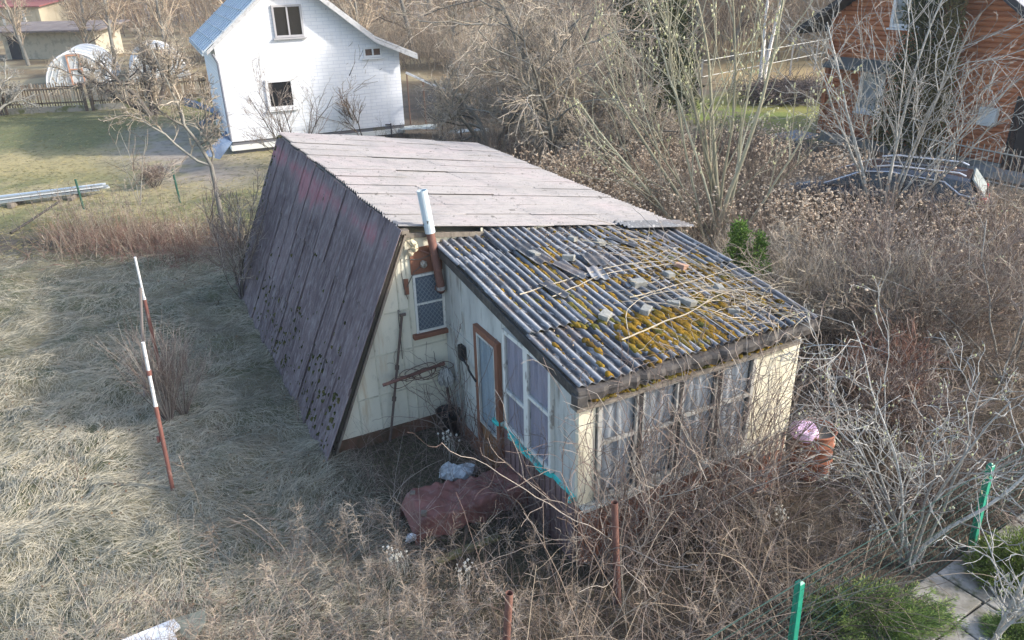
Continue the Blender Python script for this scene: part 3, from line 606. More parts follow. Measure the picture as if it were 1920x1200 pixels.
for px, py, s_, lb in ((803, 992, .06, 'small scrap of white foil under the torn end of the tarpaulin'), (772, 1010, .06, 'white plastic shred left of the torn tarpaulin end')):
    crumple('foil_scrap', P(px, py, .12), (s_, s_*.5, s_), mat('white_foil', (.7, .72, .75), [(20, .4, .6, (.3, .3, .33))], rough=.4), px, lb, 'litter')
mb = MB(); mb.beam(P(815, 1055, .1), P(935, 1005, .12), .09, .04); tag(mb.build('plank', mat('mossy_plank', (.16, .15, .07), [(14, .45, .6, (.08, .07, .04))]), loc=P(870, 1030)), 'short mossy plank lying in the weeds below the tarpaulin', 'plank')
# barrel with pink basin
bc = P(1512, 905)*[1, 1, 0]; bc = bc+nrm(bc)*.27
t = thing('oil_drum', bc, 'rusty orange red drum with peeling pale band beside the porch corner', 'barrel')
dr = mat('rusty_drum', (.33, .125, .07), [(3, .45, .62, (.20, .09, .065), (1, 1, 1), .9), (2.2, .55, .62, (.42, .50, .45), (1, 1, 2.2), .9), (13, .55, .7, (.09, .06, .05), (1, 1, 1), .8)], rough=.7, bump=.2)
mb = MB(); R_ = .25; prof = [(R_-.02, 0), (R_, .0), (R_, .03), (R_-.008, .05), (R_-.008, .22), (R_+.008, .24), (R_+.008, .26), (R_-.008, .28), (R_-.008, .46), (R_+.008, .48), (R_+.008, .5), (R_-.008, .52), (R_-.008, .61), (R_+.004, .63), (R_+.004, .65), (R_-.012, .65), (R_-.015, .56)]
mb.lathe(bc, prof, 32, jit=.003); mb.build('shell', dr, t, smooth=True); mb = MB(); mb.lathe(bc, [(R_-.02, .58), (.1, .56), (.001, .56)], 32); mb.build('lid', mat('dirty_water', (.17, .15, .11), [(8, .5, .65, (.30, .26, .2))], rough=.5), t)
pc = P(1509, 806, .70); t = thing('basin', pc, 'upturned pink lilac plastic basin lying on the rusty drum', 'basin')
pink = mat('pink_plastic', (.62, .42, .62), [(5, .5, .62, (.66, .52, .66), (1, 1, 1), .8), (9, .6, .64, (.5, .18, .1), (1, 1, 1), .9)], rough=.35)
mb = MB(); tl = np.array([[1, 0, 0], [0, .93, -.36], [0, .36, .93]]); mb.lathe(pc, [(.17, -.04), (.178, -.03), (.162, -.026), (.135, .045), (.125, .055), (.08, .05), (.001, .055)], 28, axis=tl); mb.build('bowl', pink, t, smooth=True)
mb = MB(); c = P(1505, 845, .5); n_ = 40; th = np.linspace(.4, 6.6, n_)
hb = c+nrm(c*[1, 1, 0])*-.05; mb.tubes(np.array([hb+RT*.36*math.cos(a)+Z*.17*math.sin(a)-FW*.08*math.cos(a) for a in th]), .012, 8); mb.tubes(np.array([P(1565, 800, .85), P(1572, 770, .9), P(1560, 745, .95), P(1543, 760, .9)]), .012, 8)
tag(mb.build('hose', mat('old_hose', (.14, .12, .09), rough=.6), loc=hb), 'grey brown hose looped around the rusty drum', 'hose')
# two rust pipes in the foreground
for bpx, tp, r, lb in (((1160, 1130), (1152, 942), .034, 'rusty open pipe post in brambles in front of the corrugated skirt'), ((943, 1290), (955, 1112), .034, 'rusty open pipe post cut by the lower photo edge, nearest the camera')):
    b = P(*bpx)*[1, 1, 0]; mb = MB(); tt = top(b, *tp); mb.pipe(b-Z*.1, tt, r, 18, .005); tag(mb.build('pipe_post', rust, loc=b), lb, 'post', 'rusty pipe posts in the foreground')
# poles on the left grass
polem = mat('dull_red_pole', (.21, .09, .072), [(5, .45, .65, (.13, .065, .055), (1, 1, .3), .9), (16, .55, .68, (.33, .25, .21), (1, 1, .5), .8)], rough=.7); whitem = mat('white_pole_paint', (.64, .64, .62), [(9, .52, .66, (.38, .34, .30), (1, 1, .4), .8), (24, .6, .68, (.2, .11, .08))], rough=.5)
def pole(b, tp, split, lb, r0, r1, clamp=False):
    b = np.asarray(b)*[1, 1, 0]; tt = top(b, *tp); d = tt-b; t = thing('clothes_pole', b, lb, 'pole', 'painted poles stuck in the matted grass')
    mb = MB(); mb.tubes(np.array([b-Z*.1, b+d*split]), r0, 12, cap=True); mb.build('lower_tube', polem, t); mb = MB(); mb.tubes(np.array([b+d*split, b+d*split*1.04, tt]), np.array([r0, r1, r1]), 12, cap=True); mb.build('upper_tube', whitem, t)
    if clamp:
        mb = MB(); p = b+d*(split*.62); mb.tubes(np.array([p-nrm(d)*.02-RT*.05, p+nrm(d)*.06-RT*.05]), .02, 8, cap=True); mb.tubes(np.array([b+d*.80, b+d*.83]), r1*1.5, 10, cap=True); mb.build('clamp', polem, t)
pole(P(325, 925), (268, 642), .60, 'near pole with dull red foot and white top leaning over the matted grass', .026, .020, True)
pole(P(303, 705), (253, 482), .66, 'far pole, dark rust below and white above, leaning left behind the grey stick', .028, .019)
b = P(272, 742)*[1, 1, 0]; mb = MB(); mb.tubes(np.array([b, top(b, 263, 540)]), .022, 8, cap=True); tag(mb.build('grey_pole', mat('grey_pole', (.23, .2, .185)), loc=b), 'plain thin grey wooden pole standing between the two painted poles', 'pole')
# foam board and cardboard at the lower edge
mb = MB(); pts = [P(215, 1205, .18), P(325, 1160, .22), P(337, 1172, .2), P(326, 1182, .2), P(332, 1200, .2), P(330, 1235, .18), P(200, 1240, .15)]; mb.prism(pts, -Z*.04)
tag(mb.build('foam_board', mat('white_foam', (.74, .75, .76), [(20, .6, .7, (.4, .4, .38))]), loc=pts[1]), 'broken white foam board lying in weeds at the lower edge', 'board')
mb = MB(); mb.prism([P(326, 1160, .17), P(384, 1142, .24), P(386, 1165, .18), P(366, 1198, .14), P(352, 1200, .13), P(330, 1180, .14)], -Z*.012); tag(mb.build('fibre_board', mat('grey_green_board', (.24, .25, .20)), loc=P(355, 1170, .15)), 'torn grey green board next to the white foam board', 'board')
# green wire fence, bottom right
gp = mat('green_post_paint', (.012, .27, .17), [(10, .55, .7, (.02, .18, .12))], rough=.4, spec=.5)
gb = [P(1820, 1030)*[1, 1, 0], P(1478, 1262)*[1, 1, 0]]; gt = [top(gb[0], 1858, 872), top(gb[1], 1500, 1092)]
t = thing('wire_fence', (gb[0]+gb[1])/2, 'dark wire mesh fence strung between bright green square posts', 'fence')
fd = nrm(gb[1]-gb[0]); fr = math.atan2(fd[1], fd[0])
gb2 = [gb[0]-fd*2.9, gb[0], gb[1], gb[1]+fd*2.9]
for i, b in enumerate(gb2):
    h = (gt[min(max(i-1, 0), 1)]-gb[min(max(i-1, 0), 1)]) if i in (1, 2) else V(0, 0, 1.3); lean = nrm(h); mb = MB(); w = .03
    q = [b+fd*x+np.cross(Z, fd)*y for x, y in ((-w, -w), (w, -w), (w, w), (-w, w))]; ht = h
    mb.add(np.array(q+[k+ht for k in q]+[b+ht+Z*.03]), [[0, 1, 5, 4], [1, 2, 6, 5], [2, 3, 7, 6], [3, 0, 4, 7]], [[4, 5, 8], [5, 6, 8], [6, 7, 8], [7, 4, 8]]); mb.build('post', gp, t)
wm = mat('green_wire', (.04, .085, .07), rough=.5); mb = MB()
for i in range(3):
    A0, B0 = gb2[i], gb2[i+1]; h = 1.15
    for z in np.linspace(.05, h, 10): mb.tubes(np.array([A0+Z*z, (A0+B0)/2+Z*(z-.03), B0+Z*z]), .0028 if .06 < z < h-.01 else .005, 4)
    for f in np.linspace(0, 1, 40)[1:-1]: p = A0+(B0-A0)*f; mb.tubes(np.array([p+Z*.05, p+Z*(h-.02)]), .0018, 3)
mb.build('wire_mesh', wm, t)
# paving slabs, bottom right
mb = MB(); g = np.random.default_rng(77); perp = np.cross(Z, fd)*(-1 if np.cross(Z, fd)@V(1, 0, 0) < 0 else 1)
for i in range(-6, 7):
    c = (gb[0]+gb[1])/2+fd*(i*.52)+perp*(.28+.01*g.normal())+Z*.03; mb.box(c, (.50, .50, .06), rotz(fr+.02*g.normal()))
    c = c+perp*.52; mb.box(c, (.50, .50, .06), rotz(fr+.02*g.normal()))
tag(mb.build('path', mat('pale_concrete', (.36, .35, .33), [(2, .4, .6, (.19, .18, .155)), (9, .52, .66, (.10, .105, .07))], rough=.9, bump=.3), bevel=.01), 'pale concrete slab path behind the green posts', kind='structure')
# ------------------------------------------------------------------ white house
def wallframe(a, b):
    a, b = np.array(a, float), np.array(b, float); d = nrm((b-a)*[1, 1, 0]); n = np.array([d[1], -d[0], 0]); return a, d, n, math.atan2(d[1], d[0])
A0, D0, N0, Y0 = wallframe((-10.03, 27.92, 0), (-4.183, 30.523, 0))
def W(s, y, z): return A0+D0*s-N0*y+V(0, 0, z)         # s along the gable, y back, z up
wh = thing('brick_house', A0+D0*3.2, 'white brick house with blue metal roof behind the cottage', 'house', rz=Y0)
wbrick = mat('white_brick', (.80, .81, .83), brick=(.42, .125, .010, (.62, .64, .69)), layers=[(.6, .5, .7, (.68, .70, .74), (1, 1, 1), .5), (3, .56, .72, (.52, .52, .50), (1, 1, .25), .45)], rough=.85)
apex = (2.67, 5.99)
poly = [(0, .45), (0, 3.86), apex, (5.57, 3.64), (6.56, 3.18), (6.56, .45)]
mb = MB(); mb.prism([W(s, 0, z) for s, z in poly], -N0*6); mb.build('wall', wbrick, wh)
mb = MB(); mb.box(W(3.3, 3.05, .03), (6.4, 5.9, .22), rotz(Y0)); mb.box(W(3.3, 3.05, .38), (6.5, 6.0, .14), rotz(Y0)); mb.build('plinth', mat('grey_plinth', (.16, .16, .17), rough=.9), wh)
mb = MB(); mb.box(W(3.27, 3.0, .22), (6.56, 6.05, .18), rotz(Y0)); mb.build('plinth_band', mat('white_band', (.7, .7, .66)), wh)
bluem = mat('blue_sheet_metal', (.40, .46, .52), [(1.2, .45, .65, (.48, .53, .57)), (8, .6, .7, (.24, .28, .33))], rough=.45, metal=.2)
def slab(mb, s0, z0, s1, z1, y0, y1, th=.06): mb.prism([W(s0, y0, z0), W(s1, y0, z1), W(s1, y0, z1+th), W(s0, y0, z0+th)], -N0*(y1-y0))
mb = MB(); slab(mb, -.42, 3.56, apex[0], 6.08, -.45, 6.4)
dirs = nrm(V(3.06, 0, 2.52))
for f in np.linspace(.0, .97, 9):
    s = -.42+3.09*f; z = 3.62+2.52*f; mb.box(W(s, 2.97, z+.01), (.03, 6.84, .05), rotz(Y0))
for y in np.arange(-.2, 6.3, .62): mb.prism([W(-.42, y, 3.62), W(apex[0], y, 6.14), W(apex[0], y, 6.17), W(-.42, y, 3.65)], -N0*.03)
mb.build('roof', bluem, wh)
fas = mat('pale_roof_board', (.50, .50, .50), [(9, .5, .7, (.28, .27, .27), (1, 1, 1), .8)], rough=.7)
mb = MB(); slab(mb, apex[0], 6.08, 5.57, 3.74, -.48, 6.4, .07); slab(mb, 5.57, 3.74, 7.14, 3.04, -.48, 6.4, .07); mb.build('right_roof', fas, wh)
mb = MB(); slab(mb, -.30, 3.50, apex[0], 5.93, -.47, -.42, .13); slab(mb, apex[0], 5.93, 5.57, 3.58, -.50, -.46, .15); slab(mb, 5.57, 3.58, 7.14, 2.89, -.50, -.46, .14); mb.build('barge_board', fas, wh)
mb = MB(); mb.box(W(4.1, 3.6, 5.6), (.5, .5, 1.), rotz(Y0)); mb.build('chimney', mat('old_brick', (.3, .13, .09), [(10, .5, .6, (.4, .35, .3))]), wh)
dglass = mat('dark_window', (.012, .013, .015), rough=.15, spec=.6)
def hwin(parent, Wf, n, yaw, s0, s1, z0, z1, fm, vert=True, name='window', pm=None, fw=.07):
    d = V(math.cos(yaw), math.sin(yaw), 0); p0 = Wf(s0, 0, z0); mb = MB(); frame(mb, p0, d, Z, s1-s0, z1-z0, fw, .06, .03, vert=((s1-s0)/2,) if vert else ()); w = mb.build(name, fm, parent)
    mb = MB(); pane(mb, p0+d*fw*.6+Z*fw*.6, d, Z, s1-s0-1.2*fw, z1-z0-1.2*fw, .008); mb.build('pane', pm or dglass, w)
    mb = MB(); mb.box((p0+Wf(s1, 0, z0))/2+n*.05-Z*.04, (s1-s0+.14, .12, .05), rotz(yaw)); mb.build('sill', fm, w); return w
gf = mat('grey_frame', (.42, .41, .42)); wf = mat('white_frame', (.72, .72, .72))
hwin(wh, W, N0, Y0, 2.09, 3.12, 3.90, 4.97, gf); hwin(wh, W, N0, Y0, 1.50, 2.50, 1.46, 2.51, wf, False, fw=.10); hwin(wh, W, N0, Y0, 5.19, 5.90, 3.03, 3.40, wf, pm=mat('brown_pane', (.14, .09, .07), rough=.3))
mb = MB(); mb.tubes(np.array([W(-.1, -.1, 3.5), W(.02, -.08, 3.2), W(.02, -.08, .5)]), .04, 8); mb.build('downpipe', mat('pipe_grey', (.2, .21, .24)), wh)
mb = MB(); mb.beam(W(-.40, -.4, 3.52), W(-.40, 6.4, 3.52), .10, .09); mb.build('gutter', bluem, wh)
# things round the white house
tagp = mat('blue_tarp', (.10, .15, .24), [(3, .5, .65, (.17, .22, .30))], rough=.5)
for i, (pp, zz_, lb) in enumerate(([[(342, 182), (365, 188), (400, 202), (404, 214), (378, 205), (345, 198)], .9, 'curved blue grey metal sheet propped left of the white house']
        , [[(372, 230), (412, 205), (416, 214), (376, 243)], .55, 'narrow blue grey panel leaning beside the house corner'], [[(382, 290), (430, 238), (436, 262), (410, 298)], .25, 'dark blue sheet leaning low at the white house corner'])):
    pts = [P(x, y, zz_+.5*(1-k/len(pp))) for k, (x, y) in enumerate(pp)]; mb = MB(); mb.prism(pts, V(.02, .05, -.03)); tag(mb.build('metal_sheet', tagp, loc=pts[0]), lb, 'metal sheet')
mb = MB(); q0 = P(698, 258)*[1, 1, 0]; mb.box(q0+V(.25, 0, .32), (.5, .4, .64), rotz(Y0)); tag(mb.build('water_tank', mat('grey_block', (.16, .15, .12), [(6, .5, .65, (.1, .11, .06))], bump=.3), loc=q0, bevel=.02), 'mossy grey concrete box before the white house corner', 'box')
mb = MB(); q1 = P(735, 258)*[1, 1, 0]
mb.tubes(np.array([q1, q1+Z*.55]), .03, 6); mb.tubes(np.array([q1+Z*.5-RT*.4, q1+Z*.5]), .03, 6); tag(mb.build('low_railing', mat('dark_rail', (.07, .07, .08)), loc=q1), 'short dark railing beside the concrete box', 'railing')
ff = thing('metal_fence', P(800, 262)*[1, 1, 0], 'rusty mesh fence under a pale top rail right of the white house', 'fence')
pa, pb_ = V(-4.1, 33.0, 0), V(-1.6, 28.6, 0)
mb = MB(); mb.tubes(np.array([pa+Z*2.1, pa+(pb_-pa)*.6+Z*1.85, pb_+Z*1.8]), .05, 8); mb.build('top_rail', mat('pale_rail', (.5, .52, .53), rough=.4), ff)
for f in (0, .32, .63, .95): mb = MB(); p = pa+(pb_-pa)*f; mb.tubes(np.array([p, p+Z*(2.05-.2*f)]), .03, 7); mb.build('post', mat('dark_rust_post', (.11, .07, .055)), ff)
mb = MB()
for z in np.linspace(.2, 1.7, 7): mb.tubes(np.array([pa+Z*z, pb_+Z*z]), .006, 3)
for f in np.linspace(0, 1, 15): p = pa+(pb_-pa)*f; mb.tubes(np.array([p+Z*.1, p+Z*1.75]), .005, 3)
mb.build('mesh', mat('dark_mesh', (.09, .075, .06)), ff)
for px, py, L_, W_, lb in ((785, 245, 1.4, .9, 'crumpled pale sheet on the ground right of the white house'), (880, 250, 1.5, .5, 'weathered pale board behind the cottage roof edge')):
    p = P(px, py, .2); mb = MB(); xs, ys = np.meshgrid(np.linspace(-L_/2, L_/2, 12), np.linspace(-W_/2, W_/2, 8), indexing='ij'); mb.grid(np.stack([p[0]+xs, p[1]+ys, p[2]+.25*fbm(xs*2+px, ys*3, 2)], -1), -Z*.01); tag(mb.build('ground_sheet', mat('pale_sheet', (.42, .45, .44), [(4, .5, .65, (.2, .22, .18))], rough=.5), loc=p), lb, 'sheet')
# ------------------------------------------------------------------ left: fence, greenhouses, sheds, metal stack
def fencebuild(a, b, h, n, name, label, cat, posts, m, pm, plinth=True, gap=.35):
    a, b = np.asarray(a, float), np.asarray(b, float); L_ = np.linalg.norm(b-a); d = (b-a)/L_; r = math.atan2(d[1], d[0]); f = thing(name, (a+b)/2, label, cat); g = np.random.default_rng(int(L_*10)); mb = MB()
    pn = np.cross(Z, d)
    for k in range(n):
        s = (k+.5)*L_/n; hh = h+g.normal()*.03; w = L_/n*(1-gap); lean = g.normal()*.02; q = [a+d*(s-w/2)+Z*.28, a+d*(s+w/2)+Z*.28, a+d*(s+w/2+lean)+Z*(hh-.05), a+d*(s+lean)+Z*hh, a+d*(s-w/2+lean)+Z*(hh-.05)]
        mb.prism(q, pn*.022, tint=g.random())
    mb.build('pickets', m, f)
    for z in (.45, h-.28): mb = MB(); mb.beam(a+pn*-.03+Z*z, b+pn*-.03+Z*z, .05, .07); mb.build('rail', pm, f)
    for k in range(posts): mb = MB(); p = a+d*(L_*k/(posts-1)); mb.box(p-pn*.09+Z*h/2, (.13, .12, h*1.02), rotz(r)); mb.build('post', pm, f)
    if plinth: mb = MB(); mb.box((a+b)/2+Z*.12, (L_, .14, .30), rotz(r)); mb.build('footing', mat('mossy_concrete', (.30, .28, .24), [(2, .5, .62, (.12, .13, .05))], bump=.3), f)
    return f
pick = mat('picket_wood', (.2, .15, .1), ramp=[(.15, .115, .085), (.23, .175, .12), (.30, .22, .15), (.45, .42, .36)]); postw = mat('fence_post_wood', (.13, .10, .075), [(8, .45, .65, (.07, .055, .045))])
fencebuild((-30.5, 37.4, 0), (-24.6, 38.3, 0), 1.28, 38, 'picket_fence', 'dark weathered left section of the brown picket fence', 'fence', 3, pick, postw)
fencebuild((-24.4, 38.35, 0), (-20.75, 38.9, 0), 1.38, 30, 'picket_fence', 'gapped middle section of picket fence before the left greenhouse', 'fence', 2, pick, postw, gap=.5)
fencebuild((-20.5, 39.0, 0), (-12.5, 41.1, 0), 1.40, 78, 'picket_fence', 'long warm brown picket fence section behind the dark apple tree', 'fence', 4, pick, postw, gap=.3)
poly_ = mat('greenhouse_film', (.56, .60, .62), [(3, .45, .65, (.42, .47, .50), (1, .2, 1), .7)], rough=.3, alpha=.72)
def greenhouse(c, yaw, R, L_, lb, grp):
    t = thing('greenhouse', c, lb, 'greenhouse', rz=yaw); Rm = rotz(yaw); th = np.linspace(0, math.pi, 26); ys = np.linspace(0, L_, 9)
    aa, yy = np.meshgrid(th, ys, indexing='ij'); G = np.stack([R*np.cos(aa), yy, R*1.08*np.sin(aa)], -1)@Rm.T+c; mb = MB(); mb.grid(G, Z*.01); mb.build('cover', poly_, t, smooth=True)
    mb = MB()
    for y in ys[::2]: mb.tubes((np.stack([(R+.02)*np.cos(th), 0*th+y, (R*1.08+.02)*np.sin(th)], 1)@Rm.T+c), .035, 6)
    mb.build('hoops', wf, t)
    pts = [c+Rm@V(R*.97*math.cos(a), -.03, R*1.05*math.sin(a)) for a in th]; mb = MB(); mb.prism(pts, Rm@V(0, .02, 0)); mb.build('end_wall', poly_, t)
    mb = MB()
    for k in range(-3, 4):
        for sg in (-1,): x = k*R/4.2; mb.beam(c+Rm@V(x-R*.25, -.05, .05), c+Rm@V(x+R*.1, -.05, R*.95*math.sqrt(max(.05, 1-((x+R*.1)/R)**2))), .03, .05, up=tuple(Rm@V(0, 1, 0)))
    mb.tubes(np.stack([(R)*np.cos(th), 0*th-.04, (R*1.08)*np.sin(th)], 1)@Rm.T+c, .05, 6); mb.build('end_frame', wf, t)
    mb = MB(); frame(mb, c+Rm@V(-.38, -.08, .05), Rm@V(1, 0, 0), Z, .76, 1.75, .08, .05, .03, cross=(.9,)); mb.build('door', mat('door_wood', (.42, .22, .14)), t)
greenhouse(P(150, 160)*[1, 1, 0], math.radians(20), 1.75, 6.5, 'left arched greenhouse with milky cover behind the gapped pickets', 'g')
greenhouse(P(302, 150)*[1, 1, 0], math.radians(24), 1.75, 6.5, 'right arched greenhouse behind the bare apple tree', 'g')
def shed(a, b, dep, h0, h1, lb, wm_, rm_, over=.7, door=None):
    a, b = np.asarray(a, float), np.asarray(b, float); d = nrm(b-a); n = np.array([d[1], -d[0], 0]); L_ = np.linalg.norm(b-a); r = math.atan2(d[1], d[0]); t = thing('garden_shed', (a+b)/2, lb, 'shed', rz=r)
    Wf = lambda s, y, z: a+d*s-n*y+V(0, 0, z)
    mb = MB(); mb.prism([Wf(0, 0, 0), Wf(0, dep, 0), Wf(0, dep, h1), Wf(0, 0, h0)], d*L_); mb.build('wall', wm_, t)
    sl_ = (h1-h0)/dep; mb = MB(); mb.prism([Wf(-over, -over, h0-over*sl_+.03), Wf(-over, dep+.3, h1+.3*sl_+.03), Wf(-over, dep+.3, h1+.3*sl_+.13), Wf(-over, -over, h0-over*sl_+.15)], d*(L_+2*over)); mb.build('roof', rm_, t)
    if door: mb = MB(); mb.box(Wf(door[0], -.03, door[3]/2+door[2]), (door[1], .06, door[3]), rotz(r)); mb.build('door', door[4], t)
    return t, Wf, n, r
felt = mat('brown_felt', (.16, .13, .12), [(1, .45, .65, (.22, .19, .17))])
ochre = mat('ochre_boards', (.42, .37, .27), [(2, .5, .65, (.30, .25, .17), (1, 1, .2), .8)])
t, Wf, n_, r_ = shed((-41.0, 66.5, 0), (-33.2, 66.0, 0), 4, 2.15, 2.5, 'small dark roofed shed with pale wall beyond the picket fence', mat('pale_boards', (.44, .40, .31), [(2, .5, .6, (.32, .3, .24))]), felt, 1.0, (.9, .9, 0, 1.8, mat('dark_opening', (.03, .03, .035))))
t, Wf, n_, r_ = shed((-62, 88.5, 0), (-49.5, 88., 0), 6, 3.3, 3.9, 'large ochre shed with red roof edge in the far left corner', ochre, mat('red_roof', (.26, .09, .08)), .5)
wbm = mat('white_boards', (.6, .58, .53), [(3, .5, .6, (.4, .38, .35))])
for s in (.5, 3., 6.2, 8.5, 10.8): mb = MB(); mb.box(Wf(s, -.05, 1.6), (.25, .1, 2.7), rotz(r_)); mb.build('pilaster', wbm, t)
mb = MB(); mb.box(Wf(4.6, -.04, 1.5), (2.9, .06, 2.4), rotz(r_)); mb.build('door', wbm, t)
# stack of metal profiles with green stakes
ms = thing('metal_profiles', P(90, 385)*[1, 1, 0], 'long stack of blue grey metal profiles on the lawn at left', 'metal stack'); g = np.random.default_rng(6)
mm = [mat('galv_a', (.42, .46, .50), rough=.35, metal=.6), mat('galv_b', (.30, .36, .42), rough=.4, metal=.5), mat('galv_c', (.62, .64, .66), rough=.4, metal=.2)]
pa, pb_ = P(-60, 385, .15), P(188, 355, .15)
for k in range(15):
    o = V(0, 0, .05*(k % 4))+np.cross(Z, nrm(pb_-pa))*(.09*(k//4)-.2); e = g.uniform(-.5, .4); mb = MB(); mb.beam(pa+o, pb_+o+nrm(pb_-pa)*e+Z*.02*g.normal(), .08, .04); mb.build('profile', mm[k % 3], ms)
for f in (.35, .8): mb = MB(); p = pa+(pb_-pa)*f-Z*.08; mb.box(p, (.12, .9, .12), rotz(.1)); mb.build('bearer', woodg, ms)
for i, (bp, tp, lb) in enumerate((((157, 392), (141, 336), 'thin dark green stake in front of the metal stack'), ((338, 380), (323, 318), 'thin dark green stake near the middle of the lawn edge'))):
    b = P(*bp)*[1, 1, 0]; mb = MB(); mb.tubes(np.array([b, top(b, *tp)]), .028, 6, cap=True); tag(mb.build('fence_stake', mat('dark_green', (.03, .09, .065)), loc=b), lb, 'stake', 'dark green stakes on the lawn')
mb = MB(); mb.tubes(np.array([P(20, 437, .02), P(60, 412, .12), P(112, 377, .4)]), .03, 6); tag(mb.build('fallen_pole', mat('dark_pole', (.06, .055, .05)), loc=P(60, 412)), 'dark thin pole lying from the metal stack towards the reeds', 'pole')
# ------------------------------------------------------------------ right: log house
A1, D1, N1, Y1 = wallframe((11.36, 27.89, 0), (14.71, 22.24, 0))
def L1(s, y, z): return A1+D1*s-N1*y+V(0, 0, z)
lh = thing('log_house', A1+D1*3.5, 'orange brown log clad house with dark eaves at upper right', 'house', rz=Y1)
logm = mat('orange_log', (.42, .155, .055), ramp=[(.33, .115, .05), (.42, .15, .062), (.49, .19, .08)], layers=[(1.5, .5, .7, (.28, .10, .045), (1, 1, 1), .7), (8, .6, .72, (.15, .065, .04), (.3, 1, 1), .6)], rough=.5)
def gable_top(s): return np.minimum(4.42+.667*s, 8.35-.667*(s-.0)+.0) if False else np.minimum(4.30+.667*s, 8.62-.667*s)
Lw = 8.2; mb = MB(); zr = np.arange(.32, 7.0, .145); g = np.random.default_rng(3)
mb.prism([L1(s, .06, z) for s, z in [(0.0, .3), (0.0, 4.3), (3.24, 6.45), (6.9, 4.0), (Lw, 3.3), (Lw, .3)]], -N1*8); mb.build('wall', mat('log_core', (.25, .09, .04)), lh)
mb = MB()
for z in zr:
    lo = max(0, (z+.145-4.32)/.667) if z > 4.15 else 0; hi = (8.60-z-.145)/.667; hi = min(hi, Lw)
    if hi-lo < .2: continue
    th = np.linspace(-.5, .5, 6)*math.pi; y = -.055*np.cos(th)+.055; zz_ = z+.0725+.0725*np.sin(th)
    ss, yy = np.meshgrid(np.linspace(lo, hi, 9), y, indexing='ij'); mb.grid(A1+ss[..., None]*D1-yy[..., None]*N1+np.broadcast_to(zz_, ss.shape)[..., None]*Z, tint=g.random())
mb.build('log_siding', logm, lh, smooth=True)
for s in (-.02, 6.62): mb = MB(); mb.box(L1(s, .0, 2.2 if s < 1 else 2.0), (.16, .16, 3.9 if s < 1 else 3.6), rotz(Y1)); mb.build('corner_post', logm, lh)
mb = MB(); mb.box(L1(Lw/2, 4, .15), (Lw+.1, 8.1, .36), rotz(Y1)); mb.build('plinth', mat('grey_render', (.22, .23, .22), [(2, .5, .6, (.16, .16, .15))]), lh)
dk = mat('dark_soffit', (.035, .035, .04), rough=.6); gr = mat('grey_tin_roof', (.33, .33, .34), [(2, .5, .6, (.26, .26, .28))], rough=.5)
mb = MB(); mb.prism([L1(-1.15, -.55, 3.60), L1(3.24, -.55, 6.53), L1(3.24, -.55, 6.70), L1(-1.15, -.55, 3.80)], -N1*9.4); mb.build('roof', dk, lh)
mb = MB(); mb.prism([L1(3.24, -.55, 6.53), L1(8.6, -.55, 2.95), L1(8.6, -.55, 3.10), L1(3.24, -.55, 6.70)], -N1*9.4); mb.build('right_roof', gr, lh)
mb = MB(); mb.beam(L1(3.24, -.57, 6.62), L1(8.6, -.57, 3.03), .05, .2); mb.build('fascia', dk, lh)
skyg = mat('glass_painted_reflection', (.36, .40, .42), [(1.5, .4, .6, (.16, .20, .20))], rough=.12, spec=.8)  # pale mottled base colour paints a reflection into the panes
for (s0, s1, z0, z1, v) in ((2.08, 3.58, 3.94, 5.2, False), (1.34, 2.26, 1.22, 2.49, False)): hwin(lh, lambda s, y, z: L1(s, y-.01, z), N1, Y1, s0, s1, z0, z1, wf, v, pm=skyg, fw=.11)
mb = MB(); mb.box(L1(6.95, -.04, 1.25), (.95, .08, 2.1), rotz(Y1)); mb.build('door', mat('dark_door', (.02, .018, .02), rough=.5), lh)
mb = MB(); mb.box(L1(5.8, -.10, 1.64), (.52, .18, .52), rotz(Y1)); mb.build('meter_box', mat('meter_box', (.55, .57, .56)), lh, bevel=.02)
for a_, b_ in ((.15, 2.95),): mb = MB(); mb.prism([L1(a_, -.06, 2.86), L1(a_, -.65, 2.60), L1(a_, -.65, 2.66), L1(a_, -.06, 2.92)], D1*(b_-a_)); mb.build('awning', mat('grey_awning', (.11, .115, .11)), lh)
mb = MB(); mb.box(L1(7.6, -.3, .12), (3.5, .7, .2), rotz(Y1)); mb.build('step', mat('grey_step', (.28, .29, .28)), lh)
# paved corner left of the log house, wall of yard
q = P(1515, 245); mb = MB(); mb.box(L1(-.9, -.1, .02), (1.3, 1.5, .06), rotz(Y1)); tag(mb.build('paving', mat('pale_paving', (.34, .34, .34)), loc=None), 'pale paving at the corner of the log house', kind='structure')
# rail fence beside the log house
rf = thing('rail_fence', V(14.8, 22.8, 0), 'thin pale metal bar fence before the dark door of the log house', 'fence'); mb = MB()
ra, rb = L1(3.6, -1.1, 0), L1(8.6, -1.5, 0)
for k in range(30): p = ra+(rb-ra)*k/29; mb.tubes(np.array([p, p+Z*1.12]), .013, 5)
mb.build('bars', mat('pale_bar', (.36, .35, .31)), rf)
for z in (.12, .95): mb = MB(); mb.tubes(np.array([ra+Z*z, rb+Z*z]), .022, 6); mb.build('rail', mat('pale_bar2', (.36, .35, .31)), rf)
